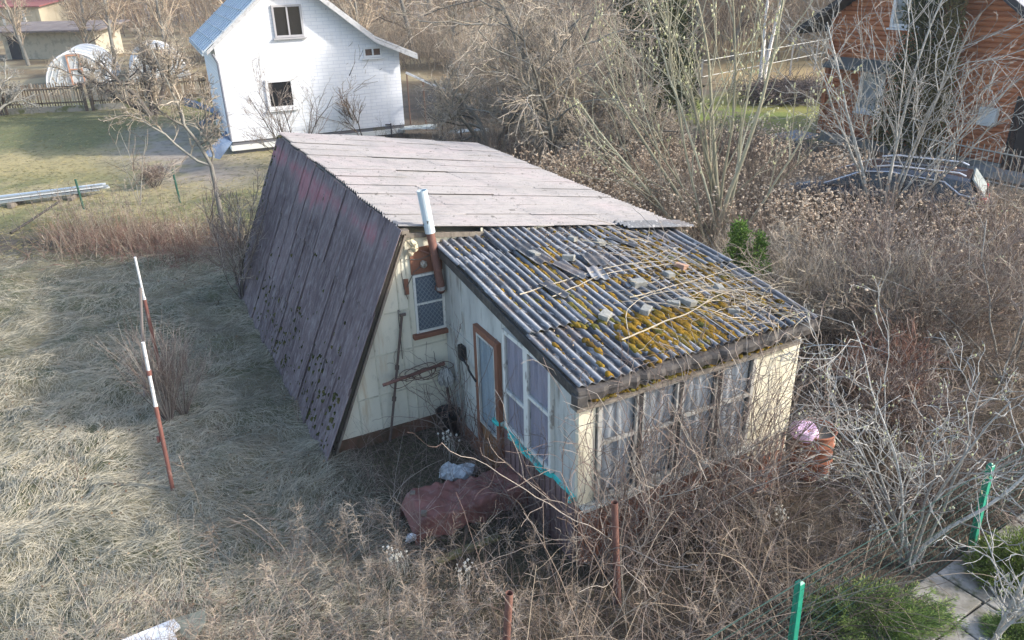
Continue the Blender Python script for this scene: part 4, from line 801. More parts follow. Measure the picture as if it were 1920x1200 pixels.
# ------------------------------------------------------------------ car
cr0 = P(1625, 312, 1.45); cr1 = P(1812, 330, 1.45); fwd = nrm((cr0-cr1)*[1, 1, 0]); cc = cr1*[1, 1, 0]+fwd*1.75+np.cross(Z, fwd)*-.45; yc = math.atan2(fwd[1], fwd[0])
car = thing('parked_car', cc, 'dark estate car with bright roof rails parked behind the dry weeds', 'car', rz=yc); Rc = rotz(yc)
def K(x, y, z): return cc+Rc@V(x, y, z)
paint = mat('dark_blue_paint', (.012, .014, .021), rough=.25, spec=.6, coat=.6)
st = [(-2.28, .62, .45, .95, .50), (-2.2, .80, .32, 1.02, .66), (-1.7, .88, .25, 1.06, .70), (0, .90, .22, 1.02, .74), (1.2, .88, .22, .96, .74), (1.9, .82, .25, .84, .70), (2.3, .62, .35, .70, .5)]
G = []
for x, w, z0, z1, wt in st: G.append([K(x, -w*.9, z0), K(x, -w, z0+.18), K(x, -w, z1-.15), K(x, -w*.93, z1), K(x, -w*.4, z1+.03), K(x, w*.4, z1+.03), K(x, w*.93, z1), K(x, w, z1-.15), K(x, w, z0+.18), K(x, w*.9, z0)])
mb = MB(); mb.grid(np.array(G)); mb.prism([G[0][i] for i in range(10)], Rc@V(.01, 0, 0)); mb.prism([G[-1][i] for i in range(10)], Rc@V(.01, 0, 0)); mb.build('body', paint, car, smooth=True)
mb = MB(); G = []
for x, w, z in ((-2.12, .66, 1.02), (-1.85, .62, 1.40), (-1.4, .62, 1.46), (-.2, .62, 1.48), (.35, .60, 1.43), (1.25, .66, .97)): G.append([K(x, -.80 if z < 1.1 else -.76, 1.0), K(x, -w-.02, z-.06), K(x, -w*.8, z), K(x, w*.8, z), K(x, w+.02, z-.06), K(x, .80 if z < 1.1 else .76, 1.0)])
mb.grid(np.array(G)); mb.build('cabin', paint, car, smooth=False)
mb = MB(); mb.prism([K(-2.18, -.66, 1.04), K(-2.18, .66, 1.04), K(-1.88, .58, 1.42), K(-1.88, -.58, 1.42)], Rc@V(-.03, 0, .015)); mb.build('rear_window', mat('rear_glass_painted_glare', (.35, .40, .40), [(3, .4, .6, (.5, .54, .52))], rough=.1, spec=1), car)  # pale glass colour stands in for the bright reflection on the rear window
for sg in (-1, 1):
    mb = MB(); mb.tubes(np.array([K(-1.75, sg*.58, 1.47), K(-1.6, sg*.58, 1.53), K(-.2, sg*.58, 1.56), K(.15, sg*.58, 1.50)]), .022, 7); mb.build('roof_rail', mat('chrome', (.75, .77, .82), rough=.25, metal=.6), car)
    mb = MB(); mb.tubes(np.array([K(-2.0, sg*.815, 1.06), K(-1.7, sg*.79, 1.10), K(-1.35, sg*.715, 1.33), K(-.2, sg*.68, 1.43), K(.4, sg*.67, 1.38), K(1.2, sg*.78, 1.03)]), .016, 6); mb.build('window_trim', mat('chrome2', (.75, .77, .82), rough=.25, metal=.6), car)
    mb = MB(); mb.prism([K(-1.65, sg*.77, 1.08), K(-1.4, sg*.70, 1.32), K(.3, sg*.675, 1.36), K(1.05, sg*.775, 1.03)], Rc@V(0, sg*.02, .005)); mb.build('side_window', dglass, car)
    mb = MB(); mb.box(K(-2.17, sg*.72, .93), (.16, .22, .24), Rc); mb.build('tail_light', mat('tail_red', (.35, .02, .025), rough=.2), car, bevel=.03)
    for x in (-1.35, 1.4):
        mb = MB(); mb.lathe(K(x, sg*.80, .32), [(.14, -.09), (.30, -.09), (.325, -.06), (.325, .06), (.30, .09), (.14, .09)], 24, axis=np.stack([Rc@V(1, 0, 0), Rc@V(0, 0, 1), -Rc@V(0, 1, 0)], 1)); w_ = mb.build('wheel', mat('tyre', (.02, .02, .02)), car)
        mb = MB(); mb.lathe(K(x, sg*.80, .32), [(.001, .08*sg), (.15, .07*sg), (.20, .085*sg)], 16, axis=np.stack([Rc@V(1, 0, 0), Rc@V(0, 0, 1), -Rc@V(0, 1, 0)], 1)); mb.build('rim', mat('rim', (.4, .4, .42), metal=.7, rough=.3), w_)
mb = MB(); mb.box(K(-2.29, 0, .50), (.10, 1.5, .22), Rc); mb.build('bumper', mat('bumper', (.03, .03, .035), rough=.4), car, bevel=.03)
mb = MB(); mb.box(K(-2.27, 0, .85), (.06, 1.1, .05), Rc); mb.build('tail_strip', mat('tail_strip', (.32, .03, .03), rough=.3), car)
# far fence top right
fp = thing('garden_fence', V(14.5, 43.5, 0), 'pale post and wire fence on the far side of the green lawn', 'fence'); fa, fb2 = V(9.5, 38.5, 0), V(20.5, 49.2, 0)
for k in range(6): mb = MB(); p = fa+(fb2-fa)*k/5; mb.box(p+Z*.85, (.08, .08, 1.75)); mb.build('post', mat('grey_wood_post', (.35, .34, .32)), fp)
mb = MB(); [mb.tubes(np.array([fa+Z*z, fb2+Z*z]), .022, 4) for z in (1.65, .9)]; mb.build('rail', mat('pale_wire', (.45, .45, .42)), fp)
# ------------------------------------------------------------------ vegetation
def grow(rg, S, D, L, R0, R1, K, wander, up, droop=0.):
    N = len(S); Pn = np.zeros((N, K, 3)); Pn[:, 0] = S; d = nrm(D)
    for k in range(1, K):
        d = nrm(d+rg.normal(size=(N, 3))*wander+V(0, 0, 1)*(up-droop*k/K)); Pn[:, k] = Pn[:, k-1]+d*(L/(K-1))[:, None]
    t = np.linspace(0, 1, K)[None]; return Pn, R0[:, None]*(1-t)+R1[:, None]*t
def kids(rg, Pn, Rn, n, t0, ang, lr, rr, L, t1=1.):
    N, K, _ = Pn.shape; t = rg.uniform(t0, t1, (N, n)); f = t*(K-1); i = np.minimum(f.astype(int), K-2); w = (f-i)[..., None]
    a = Pn[np.arange(N)[:, None], i]; b = Pn[np.arange(N)[:, None], i+1]; S = a*(1-w)+b*w; T = nrm(b-a)
    per = nrm(np.cross(T, rg.normal(size=T.shape))); an = rg.uniform(ang[0], ang[1], (N, n))[..., None]
    D = T*np.cos(an)+per*np.sin(an); ra = Rn[np.arange(N)[:, None], i]*(1-w[..., 0])+Rn[np.arange(N)[:, None], i+1]*w[..., 0]
    Ln = L[:, None]*rg.uniform(lr[0], lr[1], (N, n))*(1.15-.5*t)
    return S.reshape(-1, 3), D.reshape(-1, 3), Ln.ravel(), (ra*rr).ravel()
def skeleton(rg, S, D, L, R, spec):
    """spec: first entry (K, wander, up, droop), then per level dict"""
    S, D = np.atleast_2d(S).astype(float), np.atleast_2d(D).astype(float); L = np.broadcast_to(L, (len(S),)).astype(float); R = np.broadcast_to(R, (len(S),)).astype(float)
    K, wa, up, dr = spec[0]; out = []; Pn, Rn = grow(rg, S, D, L, R, R*.35, K, wa, up, dr); out.append((Pn, Rn))
    for s in spec[1:]:
        S, D, L, R = kids(rg, Pn, Rn, s['n'], s.get('t0', .25), s.get('ang', (.4, .9)), s.get('lr', (.4, .8)), s.get('rr', .6), L, s.get('t1', 1.))
        if s.get('keep', 1) < 1: k = rg.random(len(S)) < s['keep']; S, D, L, R = S[k], D[k], L[k], R[k]
        R = np.maximum(R, s.get('rmin', .003)); Pn, Rn = grow(rg, S, D, L, R, np.maximum(R*.4, s.get('rmin', .003)*.7), s.get('K', 5), s.get('w', .18), s.get('up', .05), s.get('dr', 0)); out.append((Pn, Rn))
    return out
def put(mb, lv, rg, sides=(8, 6, 4, 3, 3, 3), i0=0, lo=0., hi=1.):
    for i, (Pn, Rn) in enumerate(lv): mb.tubes(Pn, Rn, sides[min(i+i0, 5)], tint=rg.uniform(lo, hi, len(Pn)) if len(Pn) > 1 else .5, rng=rg)
bark = mat('grey_bark', (.3, .3, .3), ramp=[(.10, .09, .075), (.20, .185, .16), (.31, .295, .26)], layers=[(14, .5, .68, (.30, .31, .26), (1, 1, .5), .7)], rough=.95, bump=.3)
barkd = mat('dark_bark', (.1, .1, .1), ramp=[(.055, .045, .04), (.09, .075, .065), (.14, .12, .10)], layers=[(9, .55, .7, (.24, .24, .20), (1, 1, .5), .7)], rough=.95, bump=.3)
twg = mat('grey_twigs', (.3, .3, .3), ramp=[(.155, .128, .10), (.30, .25, .20), (.44, .385, .315), (.33, .285, .195)], rough=.9)
twt = mat('tan_twigs', (.3, .3, .3), ramp=[(.09, .065, .05), (.19, .145, .11), (.34, .28, .21), (.16, .095, .07)], rough=.9)
twd = mat('dark_vine_twigs', (.3, .3, .3), ramp=[(.10, .07, .06), (.18, .135, .115), (.29, .235, .195), (.42, .37, .31)], rough=.9)
lich = mat('lichen_twigs', (.3, .3, .3), ramp=[(.13, .12, .105), (.27, .262, .235), (.40, .392, .355)], layers=[(12, .5, .65, (.20, .18, .15))], rough=.95)
willb = mat('willow_bark', (.3, .3, .3), ramp=[(.20, .18, .12), (.32, .30, .21), (.46, .44, .33)], layers=[(8, .5, .68, (.22, .23, .17), (1, 1, .4), .7)], rough=.85)
cat_m = mat('catkins', (.6, .58, .3), ramp=[(.42, .42, .20), (.62, .60, .34), (.70, .68, .48)])
def tree(name, base, label, cat, lv, mt, mc, group=None, seed=0, split=2, tw='twigs', buds=None, budr=.012, trunk='trunk'):
    g = np.random.default_rng(seed+900); t = thing(name, base, label, cat, group)
    mb = MB(); put(mb, lv[:split], g); mb.build(trunk, mt, t, smooth=True)
    if lv[split:]: mb = MB(); put(mb, lv[split:], g, i0=split); mb.build(tw, mc, t)
    if buds:
        Pn = lv[-1][0]; n = min(buds, len(Pn)*3); i = g.integers(0, len(Pn), n); k = g.integers(1, Pn.shape[1], n); mb = MB(); c = Pn[i, k]
        mb.blobs(c, np.stack([budr*g.uniform(.6, 1.3, n)]*2+[budr*g.uniform(1.2, 2.4, n)], 1), g, tint=g.random(n)); mb.build('buds', cat_m, t)
    return t
# ---- far wood and brush (one mass)
g = np.random.default_rng(100)
def brush_mass(name, label, xy, hgt, n, mats, rad=.02, seed=0, spread=.35, tw=7, wander=.16):
    g = np.random.default_rng(seed); x, y = xy(g, n); S = np.stack([x, y, np.zeros(n)], 1); D = np.stack([g.normal(size=n)*spread, g.normal(size=n)*spread, np.ones(n)], 1)
    L = g.uniform(*hgt, n); d = np.hypot(x, y); R = rad*g.uniform(.6, 1.5, n)
    lv = skeleton(g, S, D, L, R, [(5, .10, .03, 0), dict(n=tw, t0=.12, ang=(.25, .9), lr=(.3, .6), rr=.6, K=4, w=wander, up=.08, rmin=rad*.35), dict(n=3, t0=.2, ang=(.3, .9), lr=(.35, .6), rr=.7, K=3, w=.2, rmin=rad*.28)])
    mb = MB()
    for i, (Pn, Rn) in enumerate(lv): mb.tubes(Pn, Rn, 3, tint=np.clip(fbm(Pn[:, 0, 0]*.25+seed, Pn[:, 0, 1]*.25, 2)*1.2-.1+g.normal(size=len(Pn))*.22, 0, 1), rng=g)
    return tag(mb.build(name, mats), label, kind='stuff')
warm = mat('warm_brush', (.3, .3, .3), ramp=[(.14, .095, .065), (.27, .19, .125), (.38, .285, .185), (.45, .37, .26)], rough=.95)
greyb = mat('grey_brush', (.3, .3, .3), ramp=[(.17, .13, .095), (.31, .24, .17), (.43, .345, .25), (.49, .42, .32)], rough=.95)
def band(ax, ay, bx, by, w):
    return lambda g, n: (lambda t, o: (ax+(bx-ax)*t+o*0.0, ay+(by-ay)*t+o))(g.random(n), g.random(n)*w)
brush_mass('far_woods', 'wide brown leafless wood closing the far side of the gardens', band(-75, 100, 40, 62, 30), (5, 11), 1300, warm, .045, 1, .22, 9, .22)
brush_mass('far_woods', 'dark leafless thicket at the top right of the gardens', band(6, 52, 52, 50, 22), (4, 9), 800, greyb, .04, 2, .22, 9, .22)
brush_mass('tall_brush', 'straw coloured brush behind the white house and its fence', band(-24, 60, 8, 46, 14), (1.2, 3.4), 1300, greyb, .018, 3, .4, 8, .24)
brush_mass('tall_brush', 'grey bramble brush between the fence and the green lawn', band(-2, 34, 7.5, 33.5, 12), (1.6, 3.4), 750, greyb, .016, 4, .25, 8)
def trunks(xs, ys, hs, rs, mt, names, seed):
    for i, (x, y, h, r, lb) in enumerate(zip(xs, ys, hs, rs, names)):
        g = np.random.default_rng(seed+i); b = V(x, y, 0); lv = skeleton(g, b, V(g.normal()*.04, 0, 1), h, r, [(8, .03, .02, 0), dict(n=26, t0=.25, ang=(.7, 1.4), lr=(.12, .35), rr=.35, K=5, w=.15, up=.08, rmin=.02), dict(n=6, t0=.2, ang=(.4, .9), lr=(.3, .6), K=4, rmin=.012)])
        tree('bare_tree', b, lb, 'tree', lv, mt, greyb, 'tall trunks at the wood edge', seed+i, 1, 'crown')
tp = [P(320, 62), P(196, 48), P(247, 40), P(812, 66), P(720, 30), P(110, 20)]
trunks([p[0] for p in tp], [p[1] for p in tp], [13]*6, [.36, .34, .2, .42, .3, .3], mat('pale_trunk', (.40, .33, .25), [(3, .5, .65, (.22, .17, .13), (1, 1, .3), .8)], rough=.9), ['pale tall trunk standing closest to the left rake of the white house', 'pale thick trunk above the left greenhouse', 'slim pale trunk between the greenhouses', 'pale trunk behind the right roof of the white house', 'trunk just right of the white house ridge', 'pale trunk rising behind the small dark roofed shed'], 300)
gm_ = np.random.default_rng(350); lv = skeleton(gm_, V(-30, 62, 0), V(0, 0, 1), 7.5, .16, [(8, .07, .02, 0), dict(n=16, t0=.2, ang=(.4, 1.), lr=(.3, .55), rr=.5, K=6, w=.15, up=.06, rmin=.035), dict(n=8, t0=.15, ang=(.4, 1.), lr=(.35, .6), K=5, w=.18, rmin=.018), dict(n=5, t0=.15, ang=(.4, 1.), lr=(.4, .7), K=4, w=.18, rmin=.013)])
pt = tree('woodland_tree', V(-30, 62, 0), 'one of the grey bare trees along the far wood', 'tree', lv, bark, greyb, 'grey bare trees along the far wood', 350, 1, 'crown')
for i in range(26):
    if i < 16: p = V(-62+6.2*i+2*gm_.normal(), 58+6*gm_.random()-(8 if i > 9 else 0), 0)
    else: p = V(-16+6.2*(i-16)+gm_.normal(), 48+6*gm_.random(), 0)
    c = pt.copy(); scene.collection.objects.link(c); c.location = tuple(p); c.rotation_euler[2] = gm_.random()*6; s_ = gm_.uniform(.7, 1.25); c.scale = (s_, s_, s_)
    for ch in pt.children: d = ch.copy(); scene.collection.objects.link(d); d.parent = c
# birches
for i, (p, hh) in enumerate(((P(1424, 158), 7), (P(1432, 150), 6))):
    g = np.random.default_rng(330+i); lv = skeleton(g, p, V(.05*(i*2-1), 0, 1), hh, .11, [(8, .04, .02, 0), dict(n=22, t0=.3, ang=(.5, 1.), lr=(.15, .35), rr=.4, K=5, w=.12, rmin=.014), dict(n=6, t0=.2, lr=(.3, .6), K=4, rmin=.009)])
    tree('birch_tree', p, ('left' if i == 0 else 'right')+' of two slim white birch trunks by the far lawn corner', 'tree', lv, mat('birch_bark', (.68, .66, .62), [(6, .58, .64, (.08, .07, .07), (1, 1, 4), .9)]), greyb, 'birch trunks', 330+i, 1, 'crown')
# ---- dark apple tree left with several limbs
def appletree(base, label, seed, h, limbs, lean, mt, mc, den=1., grp=None, r=.17, buds=None, name='apple_tree'):
    g = np.random.default_rng(seed); n = limbs; a = np.linspace(0, 6.28, n, endpoint=False)+g.normal(size=n)*.3
    D = np.stack([np.cos(a)*.55+lean[0], np.sin(a)*.4+lean[1], np.full(n, .9)], 1); S = np.repeat(base[None], n, 0)+D*.05
    lv = skeleton(g, S, D, h*g.uniform(.75, 1.05, n), r, [(9, .16, -.02, .0), dict(n=7, t0=.35, ang=(.5, 1.1), lr=(.4, .75), rr=.5, K=8, w=.22, up=.05, rmin=.03), dict(n=int(9*den), t0=.15, ang=(.4, 1.1), lr=(.3, .6), rr=.5, K=6, w=.24, up=.03, rmin=.012), dict(n=6, t0=.1, ang=(.4, 1.), lr=(.3, .7), rr=.6, K=5, w=.22, up=.06, rmin=.008), dict(n=3, t0=.2, ang=(.4, .9), lr=(.4, .7), rr=.7, K=3, w=.2, rmin=.006, keep=.6)])
    return tree(name, base, label, 'tree', lv, mt, mc, grp, seed, 2, 'crown', buds)
g = np.random.default_rng(401); b = P(282, 216)*[1, 1, 0]; tips = [(150, 85), (205, 70), (248, 45), (330, 55), (268, 60)]
T_ = np.array([top(b, *q) for q in tips])+g.normal(size=(5, 3))*[.2, .6, 0]; S = b+g.normal(size=(5, 3))*[.22, .15, 0]; D = T_-S; D[:, 2] *= .8
lv = skeleton(g, S, D, np.linalg.norm(D, axis=1)*1.0, .13, [(9, .12, .02, .0), dict(n=8, t0=.3, ang=(.5, 1.2), lr=(.35, .6), rr=.45, K=8, w=.2, up=.03, rmin=.028), dict(n=12, t0=.12, ang=(.4, 1.1), lr=(.3, .6), rr=.5, K=6, w=.22, up=.03, rmin=.012), dict(n=7, t0=.1, ang=(.4, 1.), lr=(.35, .7), rr=.6, K=5, w=.22, up=.05, rmin=.008), dict(n=3, t0=.2, ang=(.4, .9), lr=(.4, .7), rr=.7, K=3, w=.2, rmin=.006, keep=.6)])
tree('apple_tree', b, 'dark limbed old apple tree with dense bare crown before the picket fence', 'tree', lv, barkd, twg, None, 401, 2, 'crown')
appletree(P(60, 215)*[1, 1, 0]+V(-1.2, -1, 0), 'pale twiggy drooping fruit tree at the left picture edge by the fence', 402, 2.1, 5, (0, 0), bark, lich, 1.0, r=.08)
# ---- pale lichen tree in front of the lawn (thin leaning trunk)
g = np.random.default_rng(410); b = P(425, 457)*[1, 1, 0]; k1 = top(b, 396, 310); k2 = top(b, 345, 235); k3 = top(b, 318, 150)
tk = np.array([b, b*.6+k1*.4, k1, (k1+k2)/2+V(.03, 0, .05), k2, k3]); tr = np.array([.065, .055, .045, .04, .033, .02]); lv0 = (tk[None], tr[None])
lim = np.array([k1, k1, k2, k2, k3, k1*.5+k2*.5, k3]); ld = np.array([top(b, 450, 200)-k1, top(b, 240, 235)-k1, top(b, 250, 195)-k2, top(b, 330, 95)-k2, top(b, 300, 90)-k3, top(b, 450, 280)-k1, top(b, 350, 90)-k3])
rest = skeleton(g, lim, ld+g.normal(size=ld.shape)*.15, np.linalg.norm(ld, axis=1)*1.1, .035, [(8, .16, .02, 0), dict(n=10, t0=.15, ang=(.5, 1.1), lr=(.3, .6), rr=.55, K=6, w=.25, rmin=.009), dict(n=8, t0=.1, ang=(.5, 1.), lr=(.3, .6), K=5, w=.25, rmin=.006), dict(n=4, t0=.1, ang=(.5, 1.), lr=(.3, .6), K=4, w=.22, rmin=.0045)])
tree('fruit_tree', b, 'small pale lichen covered fruit tree left of the cottage with leaning trunk', 'tree', [lv0]+rest, bark, twg, None, 410, 2, 'crown')
def shrub(base, label, seed, n, h, spread, mt, mc, spec=None, grp=None, r=.02, name='bare_shrub', cat='shrub', buds=None, split=1, budr=.012, lean=(0, 0)):
    g = np.random.default_rng(seed); a = g.random(n)*6.28; s = spread*g.random(n)**.6
    D = np.stack([np.cos(a)*s+lean[0], np.sin(a)*s+lean[1], np.ones(n)], 1); S = base+np.stack([np.cos(a)*.12*s, np.sin(a)*.12*s, 0*a], 1)
    spec = spec or [(7, .10, .03, 0), dict(n=7, t0=.2, ang=(.3, .8), lr=(.35, .7), rr=.55, K=6, w=.14, up=.06, rmin=.006), dict(n=5, t0=.15, ang=(.3, .8), lr=(.35, .7), rr=.6, K=5, w=.16, rmin=.0045), dict(n=3, t0=.2, ang=(.3, .8), lr=(.3, .6), K=3, w=.15, rmin=.0035)]
    lv = skeleton(g, S, D, h*g.uniform(.6, 1.05, n), r*g.uniform(.6, 1.2, n), spec)
    return tree(name, base, label, cat, lv, mt, mc, grp, seed, split, 'twigs', buds, budr, 'stems')
sp2 = [(8, .10, .03, 0), dict(n=7, t0=.15, ang=(.25, .7), lr=(.35, .75), rr=.55, K=7, w=.11, up=.07, rmin=.011), dict(n=4, t0=.15, ang=(.25, .7), lr=(.35, .65), rr=.6, K=5, w=.12, up=.04, rmin=.008)]
shrub(P(598, 262)*[1, 1, 0], 'open vase shaped bare shrub before the white house gable', 420, 9, 3.4, .55, barkd, twt, sp2, r=.04)
shrub(P(452, 262)*[1, 1, 0], 'bare twisted sapling before the left end of the white gable', 421, 4, 3.4, .35, bark, twg, sp2, r=.035)
shrub(P(680, 262)*[1, 1, 0], 'low bare shrub before the right half of the white gable', 422, 8, 2.0, .7, barkd, twt, sp2, r=.03)
shrub(P(540, 300)*[1, 1, 0]+V(.6, -1, 0), 'tangle of twigs rising over the far corner of the cottage roof', 423, 9, 2.6, .9, barkd, twd, None, r=.025)
shrub(C(1.62, 15.2, 0), 'dark scraggly twigs against the far edge of the steep slate side', 424, 9, 1.9, .35, barkd, twd, None, r=.012)
shrub(P(292, 350)*[1, 1, 0], 'small round tangled bush in the middle of the left lawn', 425, 22, .75, 1.2, barkd, twd, None, r=.012)
shrub(P(262, 385)*[1, 1, 0], 'slender bare sapling with few twigs on the left lawn', 426, 3, 2.2, .25, bark, twt, [(8, .07, .03, 0), dict(n=6, t0=.2, ang=(.4, .9), lr=(.3, .5), K=5, rmin=.006)], r=.016)
# ---- big grey thicket of old fruit trees behind the cottage
big = [dict(n=9, t0=.25, ang=(.5, 1.2), lr=(.4, .75), rr=.55, K=7, w=.22, up=.0, rmin=.022), dict(n=9, t0=.1, ang=(.4, 1.1), lr=(.35, .65), rr=.5, K=6, w=.22, up=.02, rmin=.010), dict(n=7, t0=.1, ang=(.4, 1.), lr=(.35, .7), rr=.6, K=4, w=.18, up=.04, rmin=.007), dict(n=3, t0=.2, ang=(.4, .9), lr=(.4, .7), rr=.7, K=3, w=.2, rmin=.0055, keep=.7)]
def bigshrub(base, label, seed, n, h, spread, mt=bark, mc=twg, r=.09, lean=(0, 0), den=None):
    g = np.random.default_rng(seed); a = g.random(n)*6.28; s = spread*g.random(n)**.5
    D = np.stack([np.cos(a)*s+lean[0], np.sin(a)*s+lean[1], np.ones(n)], 1); S = base+np.stack([np.cos(a)*.3*s, np.sin(a)*.3*s, 0*a], 1)
    lv = skeleton(g, S, D, h*g.uniform(.6, 1.05, n), r*g.uniform(.6, 1.2, n), [(9, .12, -.01, 0)]+big)
    return tree('old_fruit_tree', base, label, 'tree', lv, mt, mc, 'overgrown trees behind the cottage', seed, 2, 'crown')
bigshrub(P(1028, 320)*[1, 1, 0], 'old leaning mossy trunk with huge grey crown behind the cottage roof', 430, 4, 5.4, .7, r=.12, lean=(-.15, 0))
bigshrub(P(930, 285)*[1, 1, 0], 'dense grey twiggy tree nearest the white house right corner', 431, 6, 3.6, .9)
bigshrub(P(1110, 300)*[1, 1, 0], 'grey tangled tree between leaning trunk and the tall conifer', 432, 6, 3.8, .9)
bigshrub(P(1180, 330)*[1, 1, 0], 'low dense grey bush behind the yellow green stems', 433, 8, 2.4, 1.2, r=.05)
bigshrub(P(1010, 200)*[1, 1, 0], 'farther pinkish grey tree high above the cottage roof', 434, 6, 4.6, .8, mc=twt)
# ---- multi stem willow
g = np.random.default_rng(440); b = P(1338, 470)*[1, 1, 0]
tips = [(1235, -60), (1300, -80), (1360, -40), (1180, 60), (1120, 190), (1420, -20), (1080, 210), (1470, 60), (1500, 210), (1250, 60), (1330, 60), (1395, -90)]
S = b+g.normal(size=(len(tips), 3))*[.16, .16, 0]; T_ = np.array([top(b, *q) for q in tips])+g.normal(size=(len(tips), 3))*[0, .5, 0]; D = T_-S; D[:, 2] *= .82
lv = skeleton(g, S, D, np.linalg.norm(T_-S, axis=1), .055*g.uniform(.45, 1.15, len(tips)), [(12, .05, .022, 0), dict(n=7, t0=.25, ang=(.25, .7), lr=(.3, .6), rr=.5, K=8, w=.08, up=.04, rmin=.009), dict(n=4, t0=.2, ang=(.25, .7), lr=(.3, .6), rr=.5, K=6, w=.1, up=.04, rmin=.0055), dict(n=3, t0=.2, ang=(.3, .6), lr=(.3, .6), rr=.7, K=4, w=.1, rmin=.004, keep=.4)])
tree('willow_tree', b, 'pale yellow green many stemmed willow with catkins behind the porch', 'tree', lv, willb, willb, None, 440, 2, 'crown', 900, .014)
# ---- grey lichen tree at right, before the log house
g = np.random.default_rng(445); b = P(1640, 440)*[1, 1, 0]
tips = [(1600, 20), (1680, -60), (1740, 0), (1830, 20), (1900, 70), (1930, 170), (1560, 90), (1520, 200), (1900, 260), (1780, -80), (1660, 40)]
S = b+np.array([[.02*i, 0, 0] for i in range(len(tips))])+g.normal(size=(len(tips), 3))*[.1, .1, 0]; T_ = np.array([top(b, *q) for q in tips])+g.normal(size=(len(tips), 3))*[0, .5, 0]; D = T_-S; D[:, 2] += 1.
lv = skeleton(g, S, D, np.linalg.norm(T_-S, axis=1), .038*g.uniform(.5, 1.15, len(tips)), [(11, .07, .0, 0.02), dict(n=8, t0=.25, ang=(.3, .8), lr=(.35, .6), rr=.45, K=8, w=.16, up=.03, rmin=.009), dict(n=6, t0=.15, ang=(.4, .9), lr=(.3, .6), rr=.5, K=6, w=.24, up=.02, rmin=.0055), dict(n=3, t0=.15, ang=(.4, .9), lr=(.3, .6), rr=.7, K=4, w=.2, rmin=.0045, keep=.6)])
lich2 = mat('pale_lichen_twigs', (.3, .3, .3), ramp=[(.18, .17, .15), (.33, .32, .29), (.50, .49, .45)], layers=[(12, .5, .65, (.22, .2, .17))], rough=.95)
tree('lilac_tree', b, 'grey lichen covered multi stemmed tree before the orange log house', 'tree', lv, lich2, lich2, None, 445, 2, 'crown')
# ---- pale shrub, lower right
g = np.random.default_rng(450); b = P(1712, 1065)*[1, 1, 0]
tips = [(1600, 740), (1530, 830), (1680, 640), (1750, 600), (1820, 720), (1900, 640), (1640, 860), (1780, 820), (1930, 800), (1500, 940)]
T_ = np.array([top(b, *q) for q in tips])+g.normal(size=(len(tips), 3))*[0, .25, 0]; S = np.repeat(b[None], len(tips), 0)+g.normal(size=(len(tips), 3))*[.06, .06, 0]; D = T_-S; D[:, 2] += .25
sp = [(9, .11, .0, .02), dict(n=7, t0=.2, ang=(.4, 1.), lr=(.3, .6), rr=.5, K=7, w=.2, up=.02, rmin=.005), dict(n=5, t0=.15, ang=(.4, 1.), lr=(.3, .65), rr=.6, K=6, w=.24, rmin=.0035), dict(n=3, t0=.2, ang=(.4, 1.), lr=(.3, .6), rr=.7, K=4, w=.22, rmin=.0025, keep=.7)]
lv = skeleton(g, S, D, np.linalg.norm(T_-S, axis=1), .019*g.uniform(.6, 1.3, len(tips)), sp)
pales = mat('pale_lilac_bark', (.4, .4, .4), ramp=[(.24, .23, .21), (.40, .39, .36), (.54, .53, .50)], layers=[(20, .5, .65, (.24, .23, .2))], rough=.9)
tree('lilac_shrub', b, 'pale whitish branching shrub with yellow green buds between the green posts', 'shrub', lv, pales, pales, None, 450, 1, 'twigs', 420, .0065, 'stems')
g = np.random.default_rng(451); b = P(1850, 1235)*[1, 1, 0]; tips = [(1925, 860), (1930, 960), (1850, 1040), (1960, 1000)]
T_ = np.array([top(b, *q) for q in tips]); S = np.repeat(b[None], 4, 0); lv = skeleton(g, S, T_-S, np.linalg.norm(T_-S, axis=1), .022, sp)
tree('lilac_shrub', b, 'thick curved grey branch of a shrub in the lower right corner', 'shrub', lv, pales, pales, None, 451, 1, 'twigs', 60, .0065, 'stems')
b = P(1880, 720)*[1, 1, 0]; g = np.random.default_rng(452); tips = [(1760, 480), (1900, 380), (1700, 560), (1960, 500), (1830, 430)]
T_ = np.array([top(b, *q) for q in tips]); S = np.repeat(b[None], 5, 0); lv = skeleton(g, S, T_-S, np.linalg.norm(T_-S, axis=1)*1.1, .02, sp)
tree('lilac_shrub', b, 'grey sprawling shrub at the right picture edge above the far green post', 'shrub', lv, bark, twg, None, 452, 1, 'twigs', 80, .006, 'stems')
# ---- conifers
def conifer(name, base, h, r, label, seed, mt, n=9000, top_r=.25, lsize=.09, group=None, lobes=0):
    g = np.random.default_rng(seed); t = thing(name, base, label, 'tree', group)
    mb = MB(); mb.tubes(np.array([base, base+Z*h*.9]), np.array([.03*h**.5+.02, .01]), 8); mb.build('trunk', barkd, t)
    nb = int(n/45); z = g.beta(1.0, 1.3, nb); a = g.random(nb)*6.28; rr = r*(1-z)**.8*(.75+.35*g.random(nb))+top_r*r*.3; rr = rr*(.8+.35*fbm(a*1.2+seed, z*6, 2))
    Cn = []; Dn = []; tn = []
    for i in range(nb):
        m = 45; s = g.random(m)**.6; di = V(math.cos(a[i]), math.sin(a[i]), .45)
        c = base+V(0, 0, z[i]*h*.93+.04*h)+di*(s*rr[i])[:, None]+g.normal(size=(m, 3))*(lsize*.9)
        Cn.append(c); Dn.append(di+g.normal(size=(m, 3))*.6+V(0, 0, .3)); tn.append(np.clip(.25+.5*g.random()+g.normal(size=m)*.12, 0, 1))
    Cn = np.concatenate(Cn); mb = MB(); mb.leaves(Cn, lsize*g.uniform(.7, 1.6, len(Cn)), lsize*.45, g, tint=np.concatenate(tn), D=np.concatenate(Dn)); mb.build('crown', mt, t); return t
